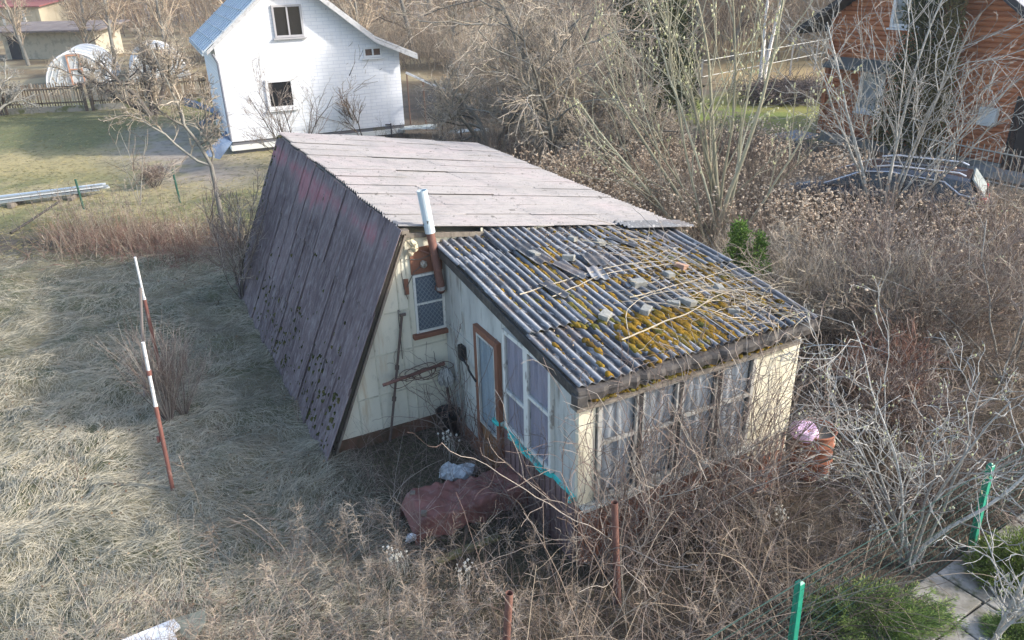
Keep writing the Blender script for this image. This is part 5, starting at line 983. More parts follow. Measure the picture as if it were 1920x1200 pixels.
dkg = mat('dark_conifer', (.03, .05, .02), ramp=[(.018, .028, .012), (.04, .055, .02), (.075, .085, .03), (.13, .12, .04)], rough=.9)
brg = mat('bright_thuja', (.1, .2, .03), ramp=[(.04, .09, .014), (.10, .19, .03), (.18, .29, .05)], rough=.8)
conifer('conifer_tree', P(1215, 262)*[1, 1, 0], 10, 1.7, 'tall dark conifer behind the yellow green willow', 500, dkg, 26000, lsize=.13)
conifer('conifer_tree', P(1268, 215)*[1, 1, 0], 3.0, .8, 'shorter olive conifer beside the tall dark one', 501, mat('olive_conifer', (.08, .09, .03), ramp=[(.05, .06, .02), (.11, .12, .04), (.17, .17, .06)]), 6000, lsize=.1)
cb = P(1745, 330); cb = cb*[1, 1, 0]; conifer('conifer_tree', L1(3.7, -.9, 0), 8, .85, 'slim dark green conifer standing against the log house wall', 502, dkg, 14000, lsize=.11)
conifer('conifer_tree', L1(4.5, -.8, 0), 5.5, .5, 'brownish conifer touching the slim dark conifer by the log house', 503, mat('brown_conifer', (.1, .09, .03), ramp=[(.06, .06, .02), (.13, .11, .04), (.18, .15, .06)]), 8000, lsize=.1)
conifer('thuja', P(1368, 600)*[1, 1, 0], 1.95, .36, 'bright green young thuja, taller left one beside the porch roof', 504, brg, 7500, lsize=.05, group='young thujas beside the porch')
conifer('thuja', P(1404, 605)*[1, 1, 0], 1.7, .34, 'bright green young thuja, right one of the pair beside the porch roof', 505, brg, 6500, lsize=.05, group='young thujas beside the porch')
def lowthuja(c, rx, ry, h, label, seed, m, n=300):
    g = np.random.default_rng(seed); t = thing('juniper', c, label, 'shrub'); th = g.random(n)*6.28; rr = g.random(n)**.55; z = h*(1-.8*rr**2)*g.uniform(.35, 1.1, n)
    S = c+np.stack([rx*.2*np.cos(th)*rr, ry*.2*np.sin(th)*rr, .05+0*z], 1); E = c+np.stack([rx*np.cos(th)*rr, ry*np.sin(th)*rr, z], 1); D = E-S
    lv = skeleton(g, S, D, np.linalg.norm(D, axis=1), .006, [(6, .08, .02, 0)]); mb = MB(); put(mb, lv, g, i0=3); mb.build('branches', barkd, t)
    Pn = lv[0][0]; K = 130; i = np.repeat(np.arange(n), K); f = .30+.70*g.random(n*K); k = np.minimum((f*5).astype(int), 4); w = (f*5-k)[:, None]; c0 = Pn[i, k]*(1-w)+Pn[i, k+1]*w; T = nrm(Pn[i, k+1]-Pn[i, k])
    sp_ = (1.25-f)*.055; off = g.normal(size=(n*K, 3))*[1, 1, .35]*sp_[:, None]; mb = MB(); mb.leaves(c0+off, g.uniform(.02, .05, n*K), .007, g, tint=np.clip(np.repeat(g.random(n), K)*.7+g.random(n*K)*.3, 0, 1), D=T+off*22); mb.build('foliage', m, t)
jun = mat('juniper_green', (.06, .1, .03), ramp=[(.06, .105, .035), (.13, .20, .055), (.23, .32, .085), (.33, .38, .13)], rough=.8)
lowthuja(P(1640, 1175)*[1, 1, 0], .85, .5, .5, 'spreading green juniper behind the near green post', 510, jun, 230)
lowthuja(P(1870, 1085)*[1, 1, 0]+V(.15, 0, 0), .5, .45, .6, 'dense bright green juniper in the right corner by the slabs', 511, mat('juniper_bright', (.1, .15, .03), ramp=[(.07, .11, .02), (.16, .22, .04), (.27, .33, .08)], rough=.8), 260)
lowthuja(P(1900, 1200)*[1, 1, 0], .3, .25, .3, 'small dark green juniper in the lower right corner', 512, jun, 120)
# ---- brushwood pile
g = np.random.default_rng(520); c = P(1465, 190)*[1, 1, 0]; n = 500; a = g.random(n)*6.28; L = g.uniform(.8, 2.2, n); S = c+np.stack([g.normal(size=n)*.9, g.normal(size=n)*.6, .05+.7*g.random(n)], 1); D = np.stack([np.cos(a), np.sin(a), .15*g.normal(size=n)], 1)
lv = skeleton(g, S-D*L[:, None]*.5, D, L, .016, [(5, .1, 0, 0), dict(n=3, rmin=.009, K=4)]); mb = MB(); put(mb, lv, g, i0=2); tag(mb.build('brushwood_pile', mat('pile_twigs', (.1, .1, .1), ramp=[(.06, .045, .04), (.14, .11, .10), (.24, .2, .18)]), loc=c), 'heap of dark cut branches on the far lawn', 'brushwood')
# ---- thicket shrubs right of the porch
TH = [(1640, 600, 1.9, 'tan and grey tangled shrub right behind the porch corner'), (1640, 560, 2.0, 'dense grey shrub in the middle of the right thicket'), (1740, 620, 1.9, 'bare shrub above the pale budded shrub'), (1500, 560, 1.9, 'dark twiggy shrub leaning over the right edge of the porch roof'), (1830, 560, 2.2, 'grey green twiggy shrub at the right thicket below the car'), (1665, 720, 1.1, 'reddish bramble bush behind the rusty drum'), (1450, 520, 1.3, 'low bush between the young thujas and the porch roof'), (1680, 760, 1.2, 'tan low bush behind the pale budded shrub'), (1900, 480, 2.0, 'grey bush at the right edge under the log house fence'), (1250, 400, 1.4, 'dark low bush at the foot of the willow beside the roof'), (1800, 900, 1.0, 'grey tangled bush behind the far green post')]
spT = [(8, .14, .0, .05), dict(n=8, t0=.12, ang=(.3, 1.), lr=(.35, .75), rr=.6, K=7, w=.16, up=.02, rmin=.005), dict(n=5, t0=.12, ang=(.3, .9), lr=(.35, .7), rr=.6, K=5, w=.18, rmin=.004), dict(n=3, t0=.2, ang=(.3, .9), lr=(.3, .6), K=3, w=.15, rmin=.003, keep=.7)]
for i, (px, py, h, lb) in enumerate(TH):
    z = h*.35; c = P(px, py, z)*[1, 1, 0]; shrub(c, lb, 530+i, 22, h, 1.0, twd if i % 3 else bark, (twg, twd, twt)[i % 3] if i != 5 else mat('reddish_twigs', (.2, .1, .1), ramp=[(.13, .06, .045), (.24, .125, .09), (.33, .22, .16)]), spT, 'thicket of bare shrubs right of the porch', r=.012)
# dry stems lying over the porch roof
g = np.random.default_rng(560)
RS = [([(975, 560), (1060, 530), (1160, 505), (1290, 490)], .008, 'long pale forked stem lying across the mossy porch roof'), ([(1165, 645), (1230, 620), (1290, 600), (1350, 560), (1420, 540), (1500, 560)], .009, 'pale stem lying over the mossy front half of the porch roof'), ([(1035, 565), (1120, 520), (1260, 500), (1380, 510)], .006, 'thin stem crossing above the middle grey block on the porch roof'), ([(1180, 640), (1172, 590), (1210, 560), (1330, 545), (1450, 520)], .006, 'curved stem looping past the crumbling block on the porch roof'), ([(1090, 460), (1200, 475), (1330, 505), (1450, 545)], .006, 'thin stem lying along the upper right of the porch roof'), ([(1180, 570), (1280, 535), (1400, 500), (1500, 540)], .007, 'grey stem between the paired blocks and the roof edge')]
for pts, r, lb in RS:
    q = np.array([on_porch(*p) for p in pts]); q[:, 2] += .03+.05*g.random(len(q)); t_ = np.linspace(0, 1, len(q)); tt = np.linspace(0, 1, 24); cv = np.stack([np.interp(tt, t_, q[:, k]) for k in range(3)], 1)
    for _ in range(3): cv[1:-1] = (cv[:-2]+cv[1:-1]*2+cv[2:])/4
    cv += np.cumsum(g.normal(size=cv.shape)*.004, 0); mb = MB(); mb.tubes(cv, np.linspace(r, r*.4, 24), 5)
    l = skeleton(g, cv[::4][1:], g.normal(size=(len(cv[::4])-1, 3))*[1, 1, .15]+.5*(cv[-1]-cv[0]), .35, r*.5, [(6, .2, 0, 0)]); put(mb, l, g, i0=3)
    tag(mb.build('dry_stem', mat('pale_stem', (.42, .37, .28), [(10, .5, .65, (.25, .2, .15))]), loc=cv[0]), lb, 'stem', 'dry stems lying on the porch roof')
# vine tangle over the porch
g = np.random.default_rng(570)
vt = thing('climbing_vine', C(5, 5.35, 0), 'leafless brown climbing vine matting the porch windows and right roof edge', 'vine')
n = 250; u = 3.6+2.6*g.random(n); S = C(u, 5.30-.25*g.random(n), 0*u); D = C(g.normal(size=n)*.5, g.normal(size=n)*.12, np.ones(n))
Pn, Rn = grow(g, S, D, g.uniform(1.2, 3.4, n), g.uniform(.0035, .008, n), np.full(n, .0025), 22, .17, .035)
uu, vv = uv_of(Pn); lim_ = 5.42-.16*g.random(n)[:, None]; dv = np.minimum(lim_-vv, 0); Pn = Pn+dv[..., None]*UY; Pn[..., 2] = np.maximum(Pn[..., 2], .03)
hi_ = Pn[..., 2] > 2.3; Pn[..., 2] = np.where(hi_, 2.38+.25*(Pn[..., 2]-2.3), Pn[..., 2]); Pn = Pn+np.where(hi_, (Pn[..., 2]-2.34)*2.2+.0, 0)[..., None]*UY*1.0-np.where(hi_, .18, 0)[..., None]*UY*0
mb = MB(); mb.tubes(Pn, Rn, 4, tint=g.random(n), rng=g)
S, D, L, R = kids(g, Pn, Rn, 4, .1, (.4, 1.2), (.2, .5), .6, np.full(n, 1.6)); D[:, :2] *= .8; kq = (S@UX) < 6.35; S, D, L, R = S[kq], D[kq], L[kq], R[kq]; Q, Rq = grow(g, S, D-.15*UY, L, np.maximum(R, .003), np.full(len(S), .0022), 8, .3, -.03); uu, vv = uv_of(Q); Q = Q+np.minimum(5.44-vv, 0)[..., None]*UY
mb.tubes(Q, Rq, 3, tint=g.random(len(Q)), rng=g); mb.build('front_stems', twd, vt)
n = 60; v = 5.5+3.2*g.random(n); S = C(3.42-.3*g.random(n)**2, v, 0*v); D = C(g.normal(size=n)*.1, g.normal(size=n)*.5, np.ones(n)); Pn, Rn = grow(g, S, D, g.uniform(.8, 2.4, n), g.uniform(.004, .007, n), np.full(n, .0025), 20, .2, .03); uu, vv = uv_of(Pn); Pn = Pn+np.minimum(3.42-uu, 0)[..., None]*UX; Pn[..., 2] = np.minimum(Pn[..., 2], 2.1)
mb = MB(); mb.tubes(Pn, Rn, 4, tint=g.random(n)*.5, rng=g); S, D, L, R = kids(g, Pn, Rn, 4, .1, (.4, 1.2), (.2, .5), .6, np.full(n, 1.3)); Q, Rq = grow(g, S, D-.2*UX, L, np.maximum(R, .0028), np.full(len(S), .002), 8, .3, -.03); uu, vv = uv_of(Q); Q = Q+np.minimum(3.43-uu, 0)[..., None]*UX; mb.tubes(Q, Rq, 3, tint=g.random(len(Q))*.6, rng=g); mb.build('side_stems', twd, vt)
n = 420; u = 5.3+1.3*g.random(n)**.7; v = 5.4+3.2*g.random(n)**1.2; S = C(u, v, zporch(u, v)+.07); a = YAW+2.6+g.normal(size=n)*.8; D = np.stack([np.cos(a), np.sin(a), .25*g.random(n)], 1); k = g.random(n) < .75*sstep(5.4, 6.8, u+.25*(7-v)); S, D = S[k], D[k]; n = len(S)
Pn, Rn = grow(g, S, D, g.uniform(.4, 1.5, n), g.uniform(.003, .007, n), np.full(n, .0022), 12, .14, -.02); uu, vv = uv_of(Pn); Pn[..., 2] = np.maximum(Pn[..., 2], np.where((uu < 7.1) & (vv > 5.25), zporch(uu, vv)+.07, -9)); mb = MB(); mb.tubes(Pn, Rn, 3, tint=g.random(n)*.8+.2, rng=g); mb.build('roof_stems', twg, vt)
# ---- arching canes and weeds in front (uncountable)
def canes(name, label, S, L, m, seed, r=(.003, .006), bend=1.2, K=9, el=(.5, 1.4), kidsn=3, az=None, wob=.05, tl=(0, 1)):
    g = np.random.default_rng(seed); n = len(S); a = g.random(n)*6.28 if az is None else az+g.normal(size=n)*.7; e = g.uniform(*el, n)
    D = np.stack([np.cos(a)*np.cos(e), np.sin(a)*np.cos(e), np.sin(e)], 1); Ln = g.uniform(*L, n); Pn = np.zeros((n, K, 3)); Pn[:, 0] = S; d = D.copy()
    b = bend*g.uniform(.3, 1.3, n)
    for k in range(1, K): d = nrm(d+g.normal(size=(n, 3))*wob-Z*(b/K)[:, None]); Pn[:, k] = Pn[:, k-1]+d*(Ln/(K-1))[:, None]
    Pn[..., 2] = np.maximum(Pn[..., 2], .015); R0 = g.uniform(*r, n); t = np.linspace(0, 1, K)[None]; Rn = R0[:, None]*(1-.6*t); tn = np.clip(tl[0]+(tl[1]-tl[0])*g.random(n), 0, 1)
    mb = MB(); mb.tubes(Pn, Rn, 3, tint=tn, rng=g)
    if kidsn:
        S2, D2, L2, R2 = kids(g, Pn, Rn, kidsn, .25, (.4, 1.1), (.2, .45), .6, Ln); Q, Rq = grow(g, S2, D2, L2, np.maximum(R2, r[0]*.6), np.maximum(R2*.5, r[0]*.45), 5, .18, -.04); mb.tubes(Q, Rq, 3, tint=np.repeat(tn, kidsn), rng=g)
    return tag(mb.build(name, m), label, kind='stuff')
def scat(g, n, u0, u1, v0, v1, keep=None):
    u = g.uniform(u0, u1, n); v = g.uniform(v0, v1, n)
    if keep is not None: k = keep(u, v, g); u, v = u[k], v[k]
    return C(u, v, 0*u)
g = np.random.default_rng(600)
notbody = lambda u, v: ~((u > 1.7) & (u < 7.2) & (v > 8.8) & (v < 16.1)) & ~((u > 3.4) & (u < 6.6) & (v > 5.35) & (v < 9))
nearbody = lambda u, v: sstep(3.3, 2.6, u)*sstep(8.9, 8.3, v)
def inside(u, v): p = C(u, v, 0*u); return (p-gb[0])@perp < -.08
S = scat(g, 2500, 1.6, 8.2, 2.2, 5.3, lambda u, v, g: (g.random(len(u)) < (.35+.65*fbm(u*1.3, v*1.3, 2))*(1-.82*sstep(3.9, 5.0, v))*(1-.8*((u > 3.3) & (u < 4.9) & (v > 3.9)))*(1-.97*((u > 5.8) & (v > 3.5)))) & inside(u, v)); canes('bramble_canes', 'tangled tan bramble canes filling the ground before the porch', S, (.7, 2.0), twt, 601, (.003, .0062), 1.5, tl=(.1, .85))
S = scat(g, 900, 2.2, 8.0, 2.5, 5.3, lambda u, v, g: inside(u, v) & (g.random(len(u)) < (1-.75*sstep(4.3, 5.2, v))*(1-.8*((u > 3.3) & (u < 4.9) & (v > 3.9)))*(1-.97*((u > 5.8) & (v > 3.5))))); canes('bramble_canes', 'dark reddish bramble canes among the tan canes', S, (.6, 1.7), twd, 602, (.003, .006), 1.6, tl=(0, .7))
S = scat(g, 1500, 6.9, 12.5, 3.6, 12, lambda u, v, g: notbody(u, v) & inside(u, v) & ~((u < 8.2) & (v < 6.4))); canes('thicket_canes', 'grey and tan canes across the ground of the right thicket', S, (.6, 1.6), twt, 603, (.0035, .0065), 1.3, tl=(0, .8))
S = scat(g, 800, -2.5, 2.4, 4.2, 7.6, lambda u, v, g: g.random(len(u)) < sstep(8.2, 5.8, v-.35*u)); canes('bramble_canes', 'thin dark stems in the lower left weeds', S, (.4, 1.2), twd, 604, (.002, .0042), 1.0, tl=(.1, 1))
S = scat(g, 340, 1.9, 3.5, 5.6, 8.7); canes('yard_stems', 'dark thin stems in the shaded yard', S, (.25, .8), twd, 605, (.0016, .0032), 1.0, tl=(0, .6))
# feathery dry weeds: stem with plume of fine side branches
def plumes(name, label, S, h, seed, m, r=.0022, nb=26, pl=.09, head=.35, lean=.16, w=.0035):
    g = np.random.default_rng(seed); n = len(S); D = np.concatenate([g.normal(size=(n, 2))*lean, np.ones((n, 1))], 1); L = g.uniform(*h, n); Pn, Rn = grow(g, S, D, L, np.full(n, r), np.full(n, r*.6), 7, .06, 0, .03)
    tn = g.random(n); mb = MB(); mb.tubes(Pn, Rn, 3, tint=tn, rng=g); S2, D2, L2, R2 = kids(g, Pn, Rn, nb, 1-head, (.5, 1.2), (1, 1), .5, np.full(n, pl)); L2 = pl*g.uniform(.5, 1.4, len(S2)); Q, _ = grow(g, S2, D2, L2, L2*0, L2*0, 4, .28, -.12)
    mb.ribbons(Q, w, tint=np.clip(np.repeat(tn, nb)+g.normal(size=len(Q))*.15, 0, 1), rng=g); return tag(mb.build(name, m), label, kind='stuff')
plm = mat('dry_plumes', (.3, .25, .2), ramp=[(.12, .09, .072), (.21, .165, .125), (.31, .255, .20), (.40, .34, .275)], rough=1)
g = np.random.default_rng(610)
S = scat(g, 1050, -2.6, 3.2, 3.9, 7.2, lambda u, v, g: g.random(len(u)) < sstep(7.4, 5.4, v-.3*u)*(1-sstep(1.4, 2, u)*sstep(5.6, 6, v))*(.25+.75*sstep(.4, .6, fbm(u*1.1+7, v*1.1, 2)))); plumes('dry_weeds', 'feathery pale brown dry weeds along the bottom of the photo', S, (.45, 1.05), 611, plm, nb=42, pl=.10, w=.003)
S = scat(g, 200, 3.5, 8, 2.4, 4.6, lambda u, v, g: inside(u, v)); plumes('dry_weeds', 'scattered feathery dry weeds among the bramble canes', S, (.5, 1.), 612, plm, nb=36, pl=.08)
# seed head field behind the cottage, right
g = np.random.default_rng(620)
def seedfield(name, label, S, h, seed, hm, r=.0045, hr=.024, stem=twt):
    g = np.random.default_rng(seed); n = len(S); D = np.concatenate([g.normal(size=(n, 2))*.16, np.ones((n, 1))], 1); L = g.uniform(*h, n) if h != 'var' else g.uniform(.85, 1.5, n)*(1-.45*sstep(17.2, 18.5, uv_of(S)[0]+.9*(11-uv_of(S)[1]))); Pn, Rn = grow(g, S, D, L, np.full(n, r), np.full(n, r*.7), 5, .07, 0, .02); tn = np.clip(fbm(S[:, 0]*.8, S[:, 1]*.8, 2)+g.normal(size=n)*.2, 0, 1)
    mb = MB(); mb.tubes(Pn, Rn, 3, tint=tn, rng=g); S2, D2, L2, R2 = kids(g, Pn, Rn, 5, .45, (.3, .8), (.2, .4), .8, L); Q, Rq = grow(g, S2, D2, L2, np.full(len(S2), r*.6), np.full(len(S2), r*.5), 4, .1, .06); mb.tubes(Q, Rq, 3, tint=np.repeat(tn, 5), rng=g); o = tag(mb.build(name, stem), label, kind='stuff')
    c = np.concatenate([Pn[:, -1], Q[:, -1]]); k = g.random(len(c)) < .15+.75*sstep(.38, .62, fbm(c[:, 0]*.9+3, c[:, 1]*.9, 3)); c = c[k]; k2 = 4; c = np.repeat(c, k2, 0)+g.normal(size=(len(c)*k2, 3))*hr*.6; s = hr*g.uniform(.35, .9, len(c)); m2 = MB(); ic = ICO_V[:12]; f12 = np.array([(0, 11, 5), (0, 5, 1), (0, 1, 7), (0, 7, 10), (0, 10, 11), (1, 5, 9), (5, 11, 4), (11, 10, 2), (10, 7, 6), (7, 1, 8), (3, 9, 4), (3, 4, 2), (3, 2, 6), (3, 6, 8), (3, 8, 9), (4, 9, 5), (2, 4, 11), (6, 2, 10), (8, 6, 7), (9, 8, 1)])
    v = ic[None]*(1+g.normal(size=(len(c), 12, 1))*.3)*(s[:, None]*[1.2, 1.2, .7])[:, None]+c[:, None]; t = (np.arange(len(c))*12)[:, None, None]+f12[None]; m2.add(v, None, t, np.repeat(g.random(len(c)), 12)); return o, tag(m2.build('seed_heads', hm), label.replace('stems', 'seed heads'), kind='stuff')
hm = mat('fluffy_heads', (.4, .32, .22), ramp=[(.30, .21, .145), (.43, .33, .235), (.55, .45, .34), (.62, .54, .43)], rough=1, spec=.05)
S = scat(g, 5200, 9.5, 21, 6.5, 18.5, lambda u, v, g: (g.random(len(u)) < .35+.65*sstep(.35, .55, fbm(u*.7, v*.7, 2))) & ~((np.abs(u-9.9) < 1.1) & (v < 11) & (v > 7.6)) & ~((u > 17.8) & (v > 10.5) & (v < 17.5)))
seedfield('seed_head_stems', 'field of dry weed stems with pale fluffy tops behind the porch', S, 'var', 621, hm)
S = scat(g, 700, 12.8, 18.5, 17, 22); seedfield('seed_head_stems', 'weed stems before the green lawn', S, (.8, 1.4), 622, hm)
# far-right brush between seed field and lawn, behind the car
brush_mass('low_brush', 'brownish low brush under the overgrown trees', lambda g, n: (lambda q: (q[:, 0], q[:, 1]))(scat(g, n, 8.0, 17, 13, 26, None)), (.5, 1.3), 1300, twt, .008, 9, .35, 7)
brush_mass('low_brush', 'low brush along the far side of the cottage', lambda g, n: (lambda q: (q[:, 0], q[:, 1]))(scat(g, n, 3.5, 9.5, 16.4, 22, None)), (.4, 1.2), 600, twg, .008, 10, .35, 7)
# hedge dark strip left of log house
# reeds and dogwood strip on the left
g = np.random.default_rng(630); q0, q1 = P(105, 455), P(425, 470); n = 1300; t_ = g.random(n); S = (q0+(q1-q0)*t_[:, None])*[1, 1, 0]+np.stack([g.normal(size=n)*.25, g.normal(size=n)*.55, 0*t_], 1)
canes('reed_strip', 'strip of pale and reddish dry reeds across the left lawn edge', S, (.3, .9), mat('reeds', (.3, .2, .1), ramp=[(.20, .10, .07), (.25, .155, .115), (.31, .245, .18), (.40, .34, .26)]), 631, (.003, .006), .8, 7, (.75, 1.5), 2)
n = 300; S = (q0+(q1-q0)*(g.random(n)*1.2-.15)[:, None])*[1, 1, 0]+np.stack([g.normal(size=n)*.4, .5+g.normal(size=n)*.8, 0*g.random(n)], 1); plumes('tall_grass', 'thin pale tall grass stems behind the reed strip', S, (.6, 1.3), 632, plm, r=.004, nb=6, pl=.1, w=.008)
# clump round the poles
shrub(P(318, 790)*[1, 1, 0], 'clump of thin brown upright twigs around the leaning poles', 640, 80, 1.4, .36, twd, twd, [(7, .05, .0, .03), dict(n=5, t0=.35, ang=(.2, .6), lr=(.3, .5), rr=.6, K=5, w=.1, rmin=.002)], r=.005)
shrub(P(345, 775)*[1, 1, 0], 'thinner clump of dark twigs right of the leaning poles', 641, 40, 1.1, .5, twd, twd, [(7, .05, .0, .03), dict(n=5, t0=.35, ang=(.2, .6), lr=(.3, .5), rr=.6, K=5, w=.1, rmin=.002)], r=.0045)
for i, (px, py, h, lb) in enumerate(((250, 640, .7, 'lone dark weed stalk left of the far pole'), (352, 700, .6, 'lone weed stalk in matted grass between poles and cottage'), (385, 975, 1.05, 'single tall weed with umbrella shaped pale top near the lower left'), (150, 905, .5, 'short dark twig in the matted grass at lower left'), (560, 790, .5, 'dark weed tuft by the base of the steep slate side'))):
    shrub(P(px, py)*[1, 1, 0], lb, 645+i, 3 if i != 2 else 1, h, .2, twd if i != 2 else twt, twt, [(7, .05, .0, .02), dict(n=9, t0=.4 if i != 2 else .93, ang=(.4, 1.), lr=(.15, .3), rr=.6, K=5, w=.15, rmin=.002, dr=.2)], r=.005, name='weed_stalk', cat='weed')
g = np.random.default_rng(660); n = 420; t_ = g.random(n); S = (q0+(q1-q0)*(.1+.85*t_)[:, None])*[1, 1, 0]+np.stack([g.normal(size=n)*.3, g.normal(size=n)*.6, 0*t_], 1)
canes('red_twigs', 'reddish purple bramble tangle low in the reed strip', S, (.4, 1.0), mat('red_brown_twigs', (.2, .1, .1), ramp=[(.12, .06, .055), (.22, .12, .10), (.30, .19, .16)]), 661, (.003, .006), 1.6, 8, (.3, 1.3), 3)
# ---- matted grass
straw = mat('matted_straw', (.3, .3, .2), ramp=[(.15, .145, .11), (.28, .265, .205), (.41, .38, .295), (.52, .475, .37), (.62, .545, .405)], rough=.95, spec=.1)
def mats(seed, n, x0, x1, y0, y1, keep, L, W, hgt, m, name, label, lift=.5, tb=0., dk=0.):
    g = np.random.default_rng(seed); x = g.uniform(x0, x1, n); y = g.uniform(y0, y1, n); k = keep(x, y, g); x, y = x[k], y[k]; n = len(x); S = np.stack([x, y, hum(x, y)], 1)
    cl = fbm(x*1.3+40, y*1.3, 2); cl2 = vnoise(x*.5+9, y*.5); a = 6.28*(.55*cl+.7*cl2)+2.6+g.normal(size=n)*.62
    D = np.stack([np.cos(a), np.sin(a), np.full(n, lift)+g.normal(size=n)*.18], 1); Ln = g.uniform(*L, n); K = 5; Pn = np.zeros((n, K, 3)); Pn[:, 0] = S; d = nrm(D)
    for k in range(1, K): d = nrm(d-Z*(.42*lift/.5)+g.normal(size=(n, 3))*.10); Pn[:, k] = Pn[:, k-1]+d*(Ln/(K-1))[:, None]
    flo = hum(Pn[..., 0], Pn[..., 1])+.012+hgt*g.random(n)[:, None]*np.array([0, .6, 1, .8, .4])[None]; Pn[..., 2] = np.maximum(Pn[..., 2], flo)
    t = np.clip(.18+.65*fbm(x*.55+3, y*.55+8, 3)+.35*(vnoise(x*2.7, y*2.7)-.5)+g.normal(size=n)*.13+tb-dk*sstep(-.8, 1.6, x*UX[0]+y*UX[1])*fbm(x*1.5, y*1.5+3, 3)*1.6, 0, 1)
    Wd = np.linspace(1, .35, K)[None]*g.uniform(.7, 1.3, n)[:, None]*W; mb = MB(); mb.ribbons(Pn, Wd, tint=t, rng=g); return tag(mb.build(name, m), label, kind='stuff')
def kmat(x, y, g):
    u = x*UX[0]+y*UX[1]; v = x*UY[0]+y*UY[1]; d = np.hypot(x, y); base = sstep(2.3, 1.5, u+.25*(fbm(x, y, 2)-.5))*sstep(21.5, 19.5, v)*(y > 3.8); fov = (np.abs(x) < y*.78+2.2)
    side = (u < 1.9-.0*v) | (v < 8.7)
    return (g.random(len(x)) < base*np.clip((9/d)**1.6, .15, 1)) & fov & side
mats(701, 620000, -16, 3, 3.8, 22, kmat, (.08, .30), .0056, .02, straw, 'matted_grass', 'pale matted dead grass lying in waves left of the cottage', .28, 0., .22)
greeng = mat('green_grass', (.1, .13, .04), ramp=[(.06, .08, .03), (.10, .125, .045), (.17, .18, .08), (.27, .25, .13)], rough=.9)
def kg(x, y, g): u = x*UX[0]+y*UX[1]; v = x*UY[0]+y*UY[1]; return (g.random(len(x)) < sstep(.5, .62, fbm(x*1.4+50, y*1.4, 3))) & (np.abs(x) < y*.75+2) & notbody(u, v) & (u < 3.4)
mats(702, 40000, -10, 2, 4.5, 17, kg, (.06, .16), .005, .01, greeng, 'green_grass', 'fresh short grass showing through the dead mat', .9)
mats(703, 60000, -2.5, 6.8, 3.6, 9.6, lambda x, y, g: (lambda u, v: notbody(u, v) & inside(u, v) & (v > 2) & (g.random(len(x)) < np.where(v > 5.4, .45, 1)))(x*UX[0]+y*UX[1], x*UY[0]+y*UY[1]), (.08, .3), .005, .03, mat('dull_litter', (.2, .15, .1), ramp=[(.04, .033, .024), (.085, .067, .05), (.16, .125, .09), (.27, .22, .16)], rough=1), 'ground_litter', 'dull dead grass and litter under the brambles', .6, -.1)
sandp = PG((235, 285), (270, 248), (350, 238), (440, 288), (480, 325), (420, 345), (300, 340))
def kl(x, y, g): u = x*UX[0]+y*UX[1]; v = x*UY[0]+y*UY[1]; return (v > 19.5) & (u < 9) & (x < -2) & (inpoly(x, y, sandp, 1.) < g.random(len(x))*.9+.1) & (np.abs(x) < y*.75+2) & (g.random(len(x)) < np.clip((22/np.hypot(x, y))**2, .1, 1))
lawnm = mat('lawn_blades', (.2, .2, .1), ramp=[(.10, .11, .045), (.17, .165, .07), (.30, .26, .13), (.40, .34, .18)], rough=.95)
mats(704, 130000, -32, -2, 17, 42, kl, (.08, .2), .012, .01, lawnm, 'lawn_grass', 'short worn lawn grass, straw and green, left of the white house', .8)
mats(705, 60000, 4, 14.5, 5, 20, lambda x, y, g: (lambda u, v: notbody(u, v) & inside(u, v) & (u > 6.6))(x*UX[0]+y*UX[1], x*UY[0]+y*UY[1]), (.12, .4), .008, .04, mat('thicket_litter', (.2, .15, .1), ramp=[(.08, .065, .045), (.16, .12, .085), (.27, .21, .15), (.38, .31, .22)], rough=1), 'ground_litter', 'dead grass and litter on the thicket floor', .9, -.1)
# white seed fluff clusters
flm = mat('white_fluff', (.70, .68, .60), rough=1)
for px, py, z, n, lb in ((738, 1040, .35, 26, 'cluster of white fluffy seed pods below the tarpaulin'), (868, 1062, .3, 18, 'smaller cluster of white seed pods right of the first one'), (1462, 965, .1, 24, 'white fluff patch on the ground below the rusty drum'), (1650, 990, .3, 14, 'small white blossoms by the pale shrub'), (845, 822, .25, 20, 'pale fluffy weed top in front of the bucket')):
    g = np.random.default_rng(px); c = P(px, py, z); mb = MB(); q = c+g.normal(size=(n, 3))*[.07, .05, .045]; mb.blobs(q, np.stack([g.uniform(.006, .016, n)]*3, 1), g, rough=.35); S = q*[1, 1, 0]+g.normal(size=(n, 3))*[.04, .04, 0]; mb.tubes(np.stack([S, (S+q)/2+.02, q], 1), .0015, 3); tag(mb.build('seed_pods', flm, loc=c*[1, 1, 0]), lb, 'seed pods')

# twigs and weeds worked through the seed head field
S = scat(np.random.default_rng(810), 1500, 9, 19, 6.5, 17, lambda u, v, g: (u < 17.5) & ~((np.abs(u-9.9) < 1.) & (v < 11) & (v > 7.6))); canes('field_twigs', 'bent grey stems through the seed head field', S, (.6, 1.4), twg, 811, (.003, .005), .9, tl=(0, .9))
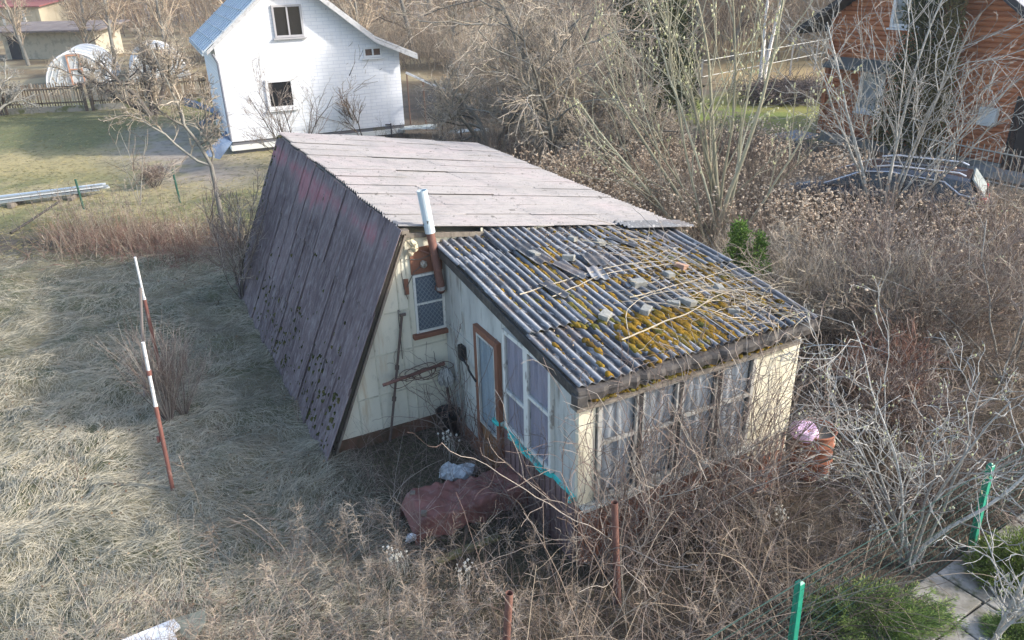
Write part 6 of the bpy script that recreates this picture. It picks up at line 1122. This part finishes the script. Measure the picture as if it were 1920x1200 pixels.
# low dark weeds and dead leaves on the matted grass
g = np.random.default_rng(820)
S = scat(g, 420, -.6, 1.7, 7.5, 15, lambda u, v, g: g.random(len(u)) < sstep(.4, .6, fbm(u*1.3, v*1.3, 2))*sstep(-.6, 1, u)); canes('dark_weeds', 'dark broken weed stems beside the steep slate side', S, (.12, .4), twd, 821, (.0015, .003), 1.2, 6, (.1, 1.2), tl=(0, .6))
S = scat(g, 700, -6, 1.5, 5, 18.5, lambda u, v, g: g.random(len(u)) < sstep(.5, .6, fbm(u*.9+5, v*.9, 3))); canes('broken_stems', 'short broken grey stems scattered over the dead grass', S, (.1, .45), twd, 822, (.0015, .003), .8, 5, (0, .9), 2, tl=(.1, .9))
S = scat(g, 3600, -6, 1.6, 4.5, 19, lambda u, v, g: g.random(len(u)) < .2+.8*sstep(.5, .62, fbm(u*.8+15, v*.8, 3))); S[:, 2] = gz(S)+.04
mb = MB(); mb.leaves(S, g.uniform(.02, .05, len(S)), g.uniform(.015, .035, len(S)), g, tint=g.random(len(S)), D=g.normal(size=(len(S), 3))*[1, 1, .25]); tag(mb.build('dead_leaves', mat('dead_leaves', (.2, .1, .05), ramp=[(.06, .042, .03), (.14, .085, .05), (.24, .16, .10), (.36, .30, .22)])), 'small dead leaves scattered over the matted grass', kind='stuff')
for o in scene.objects:
    if o.type == 'MESH' and o.parent is not None and o.name.split('.')[0] in ('slope_moss', 'roof_moss', 'eave_moss', 'buds', 'leaf_litter'): o['kind'] = 'stuff'
# thin spring air
mb = MB(); mb.box((0, 245, 8), (900, 560, 18.2)); hz = mb.build('haze', bpy.data.materials.new('haze')); m_ = hz.data.materials[0]; m_.use_nodes = True; nt = m_.node_tree
nt.nodes.remove(nt.nodes['Principled BSDF']); pv = nt.nodes.new('ShaderNodeVolumePrincipled'); pv.inputs['Color'].default_value = (.86, .89, .93, 1); pv.inputs['Density'].default_value = .0008; pv.inputs['Anisotropy'].default_value = .2
nt.links.new(pv.outputs[0], nt.nodes['Material Output'].inputs['Volume']); tag(hz, 'thin pale spring haze over the gardens', kind='stuff')
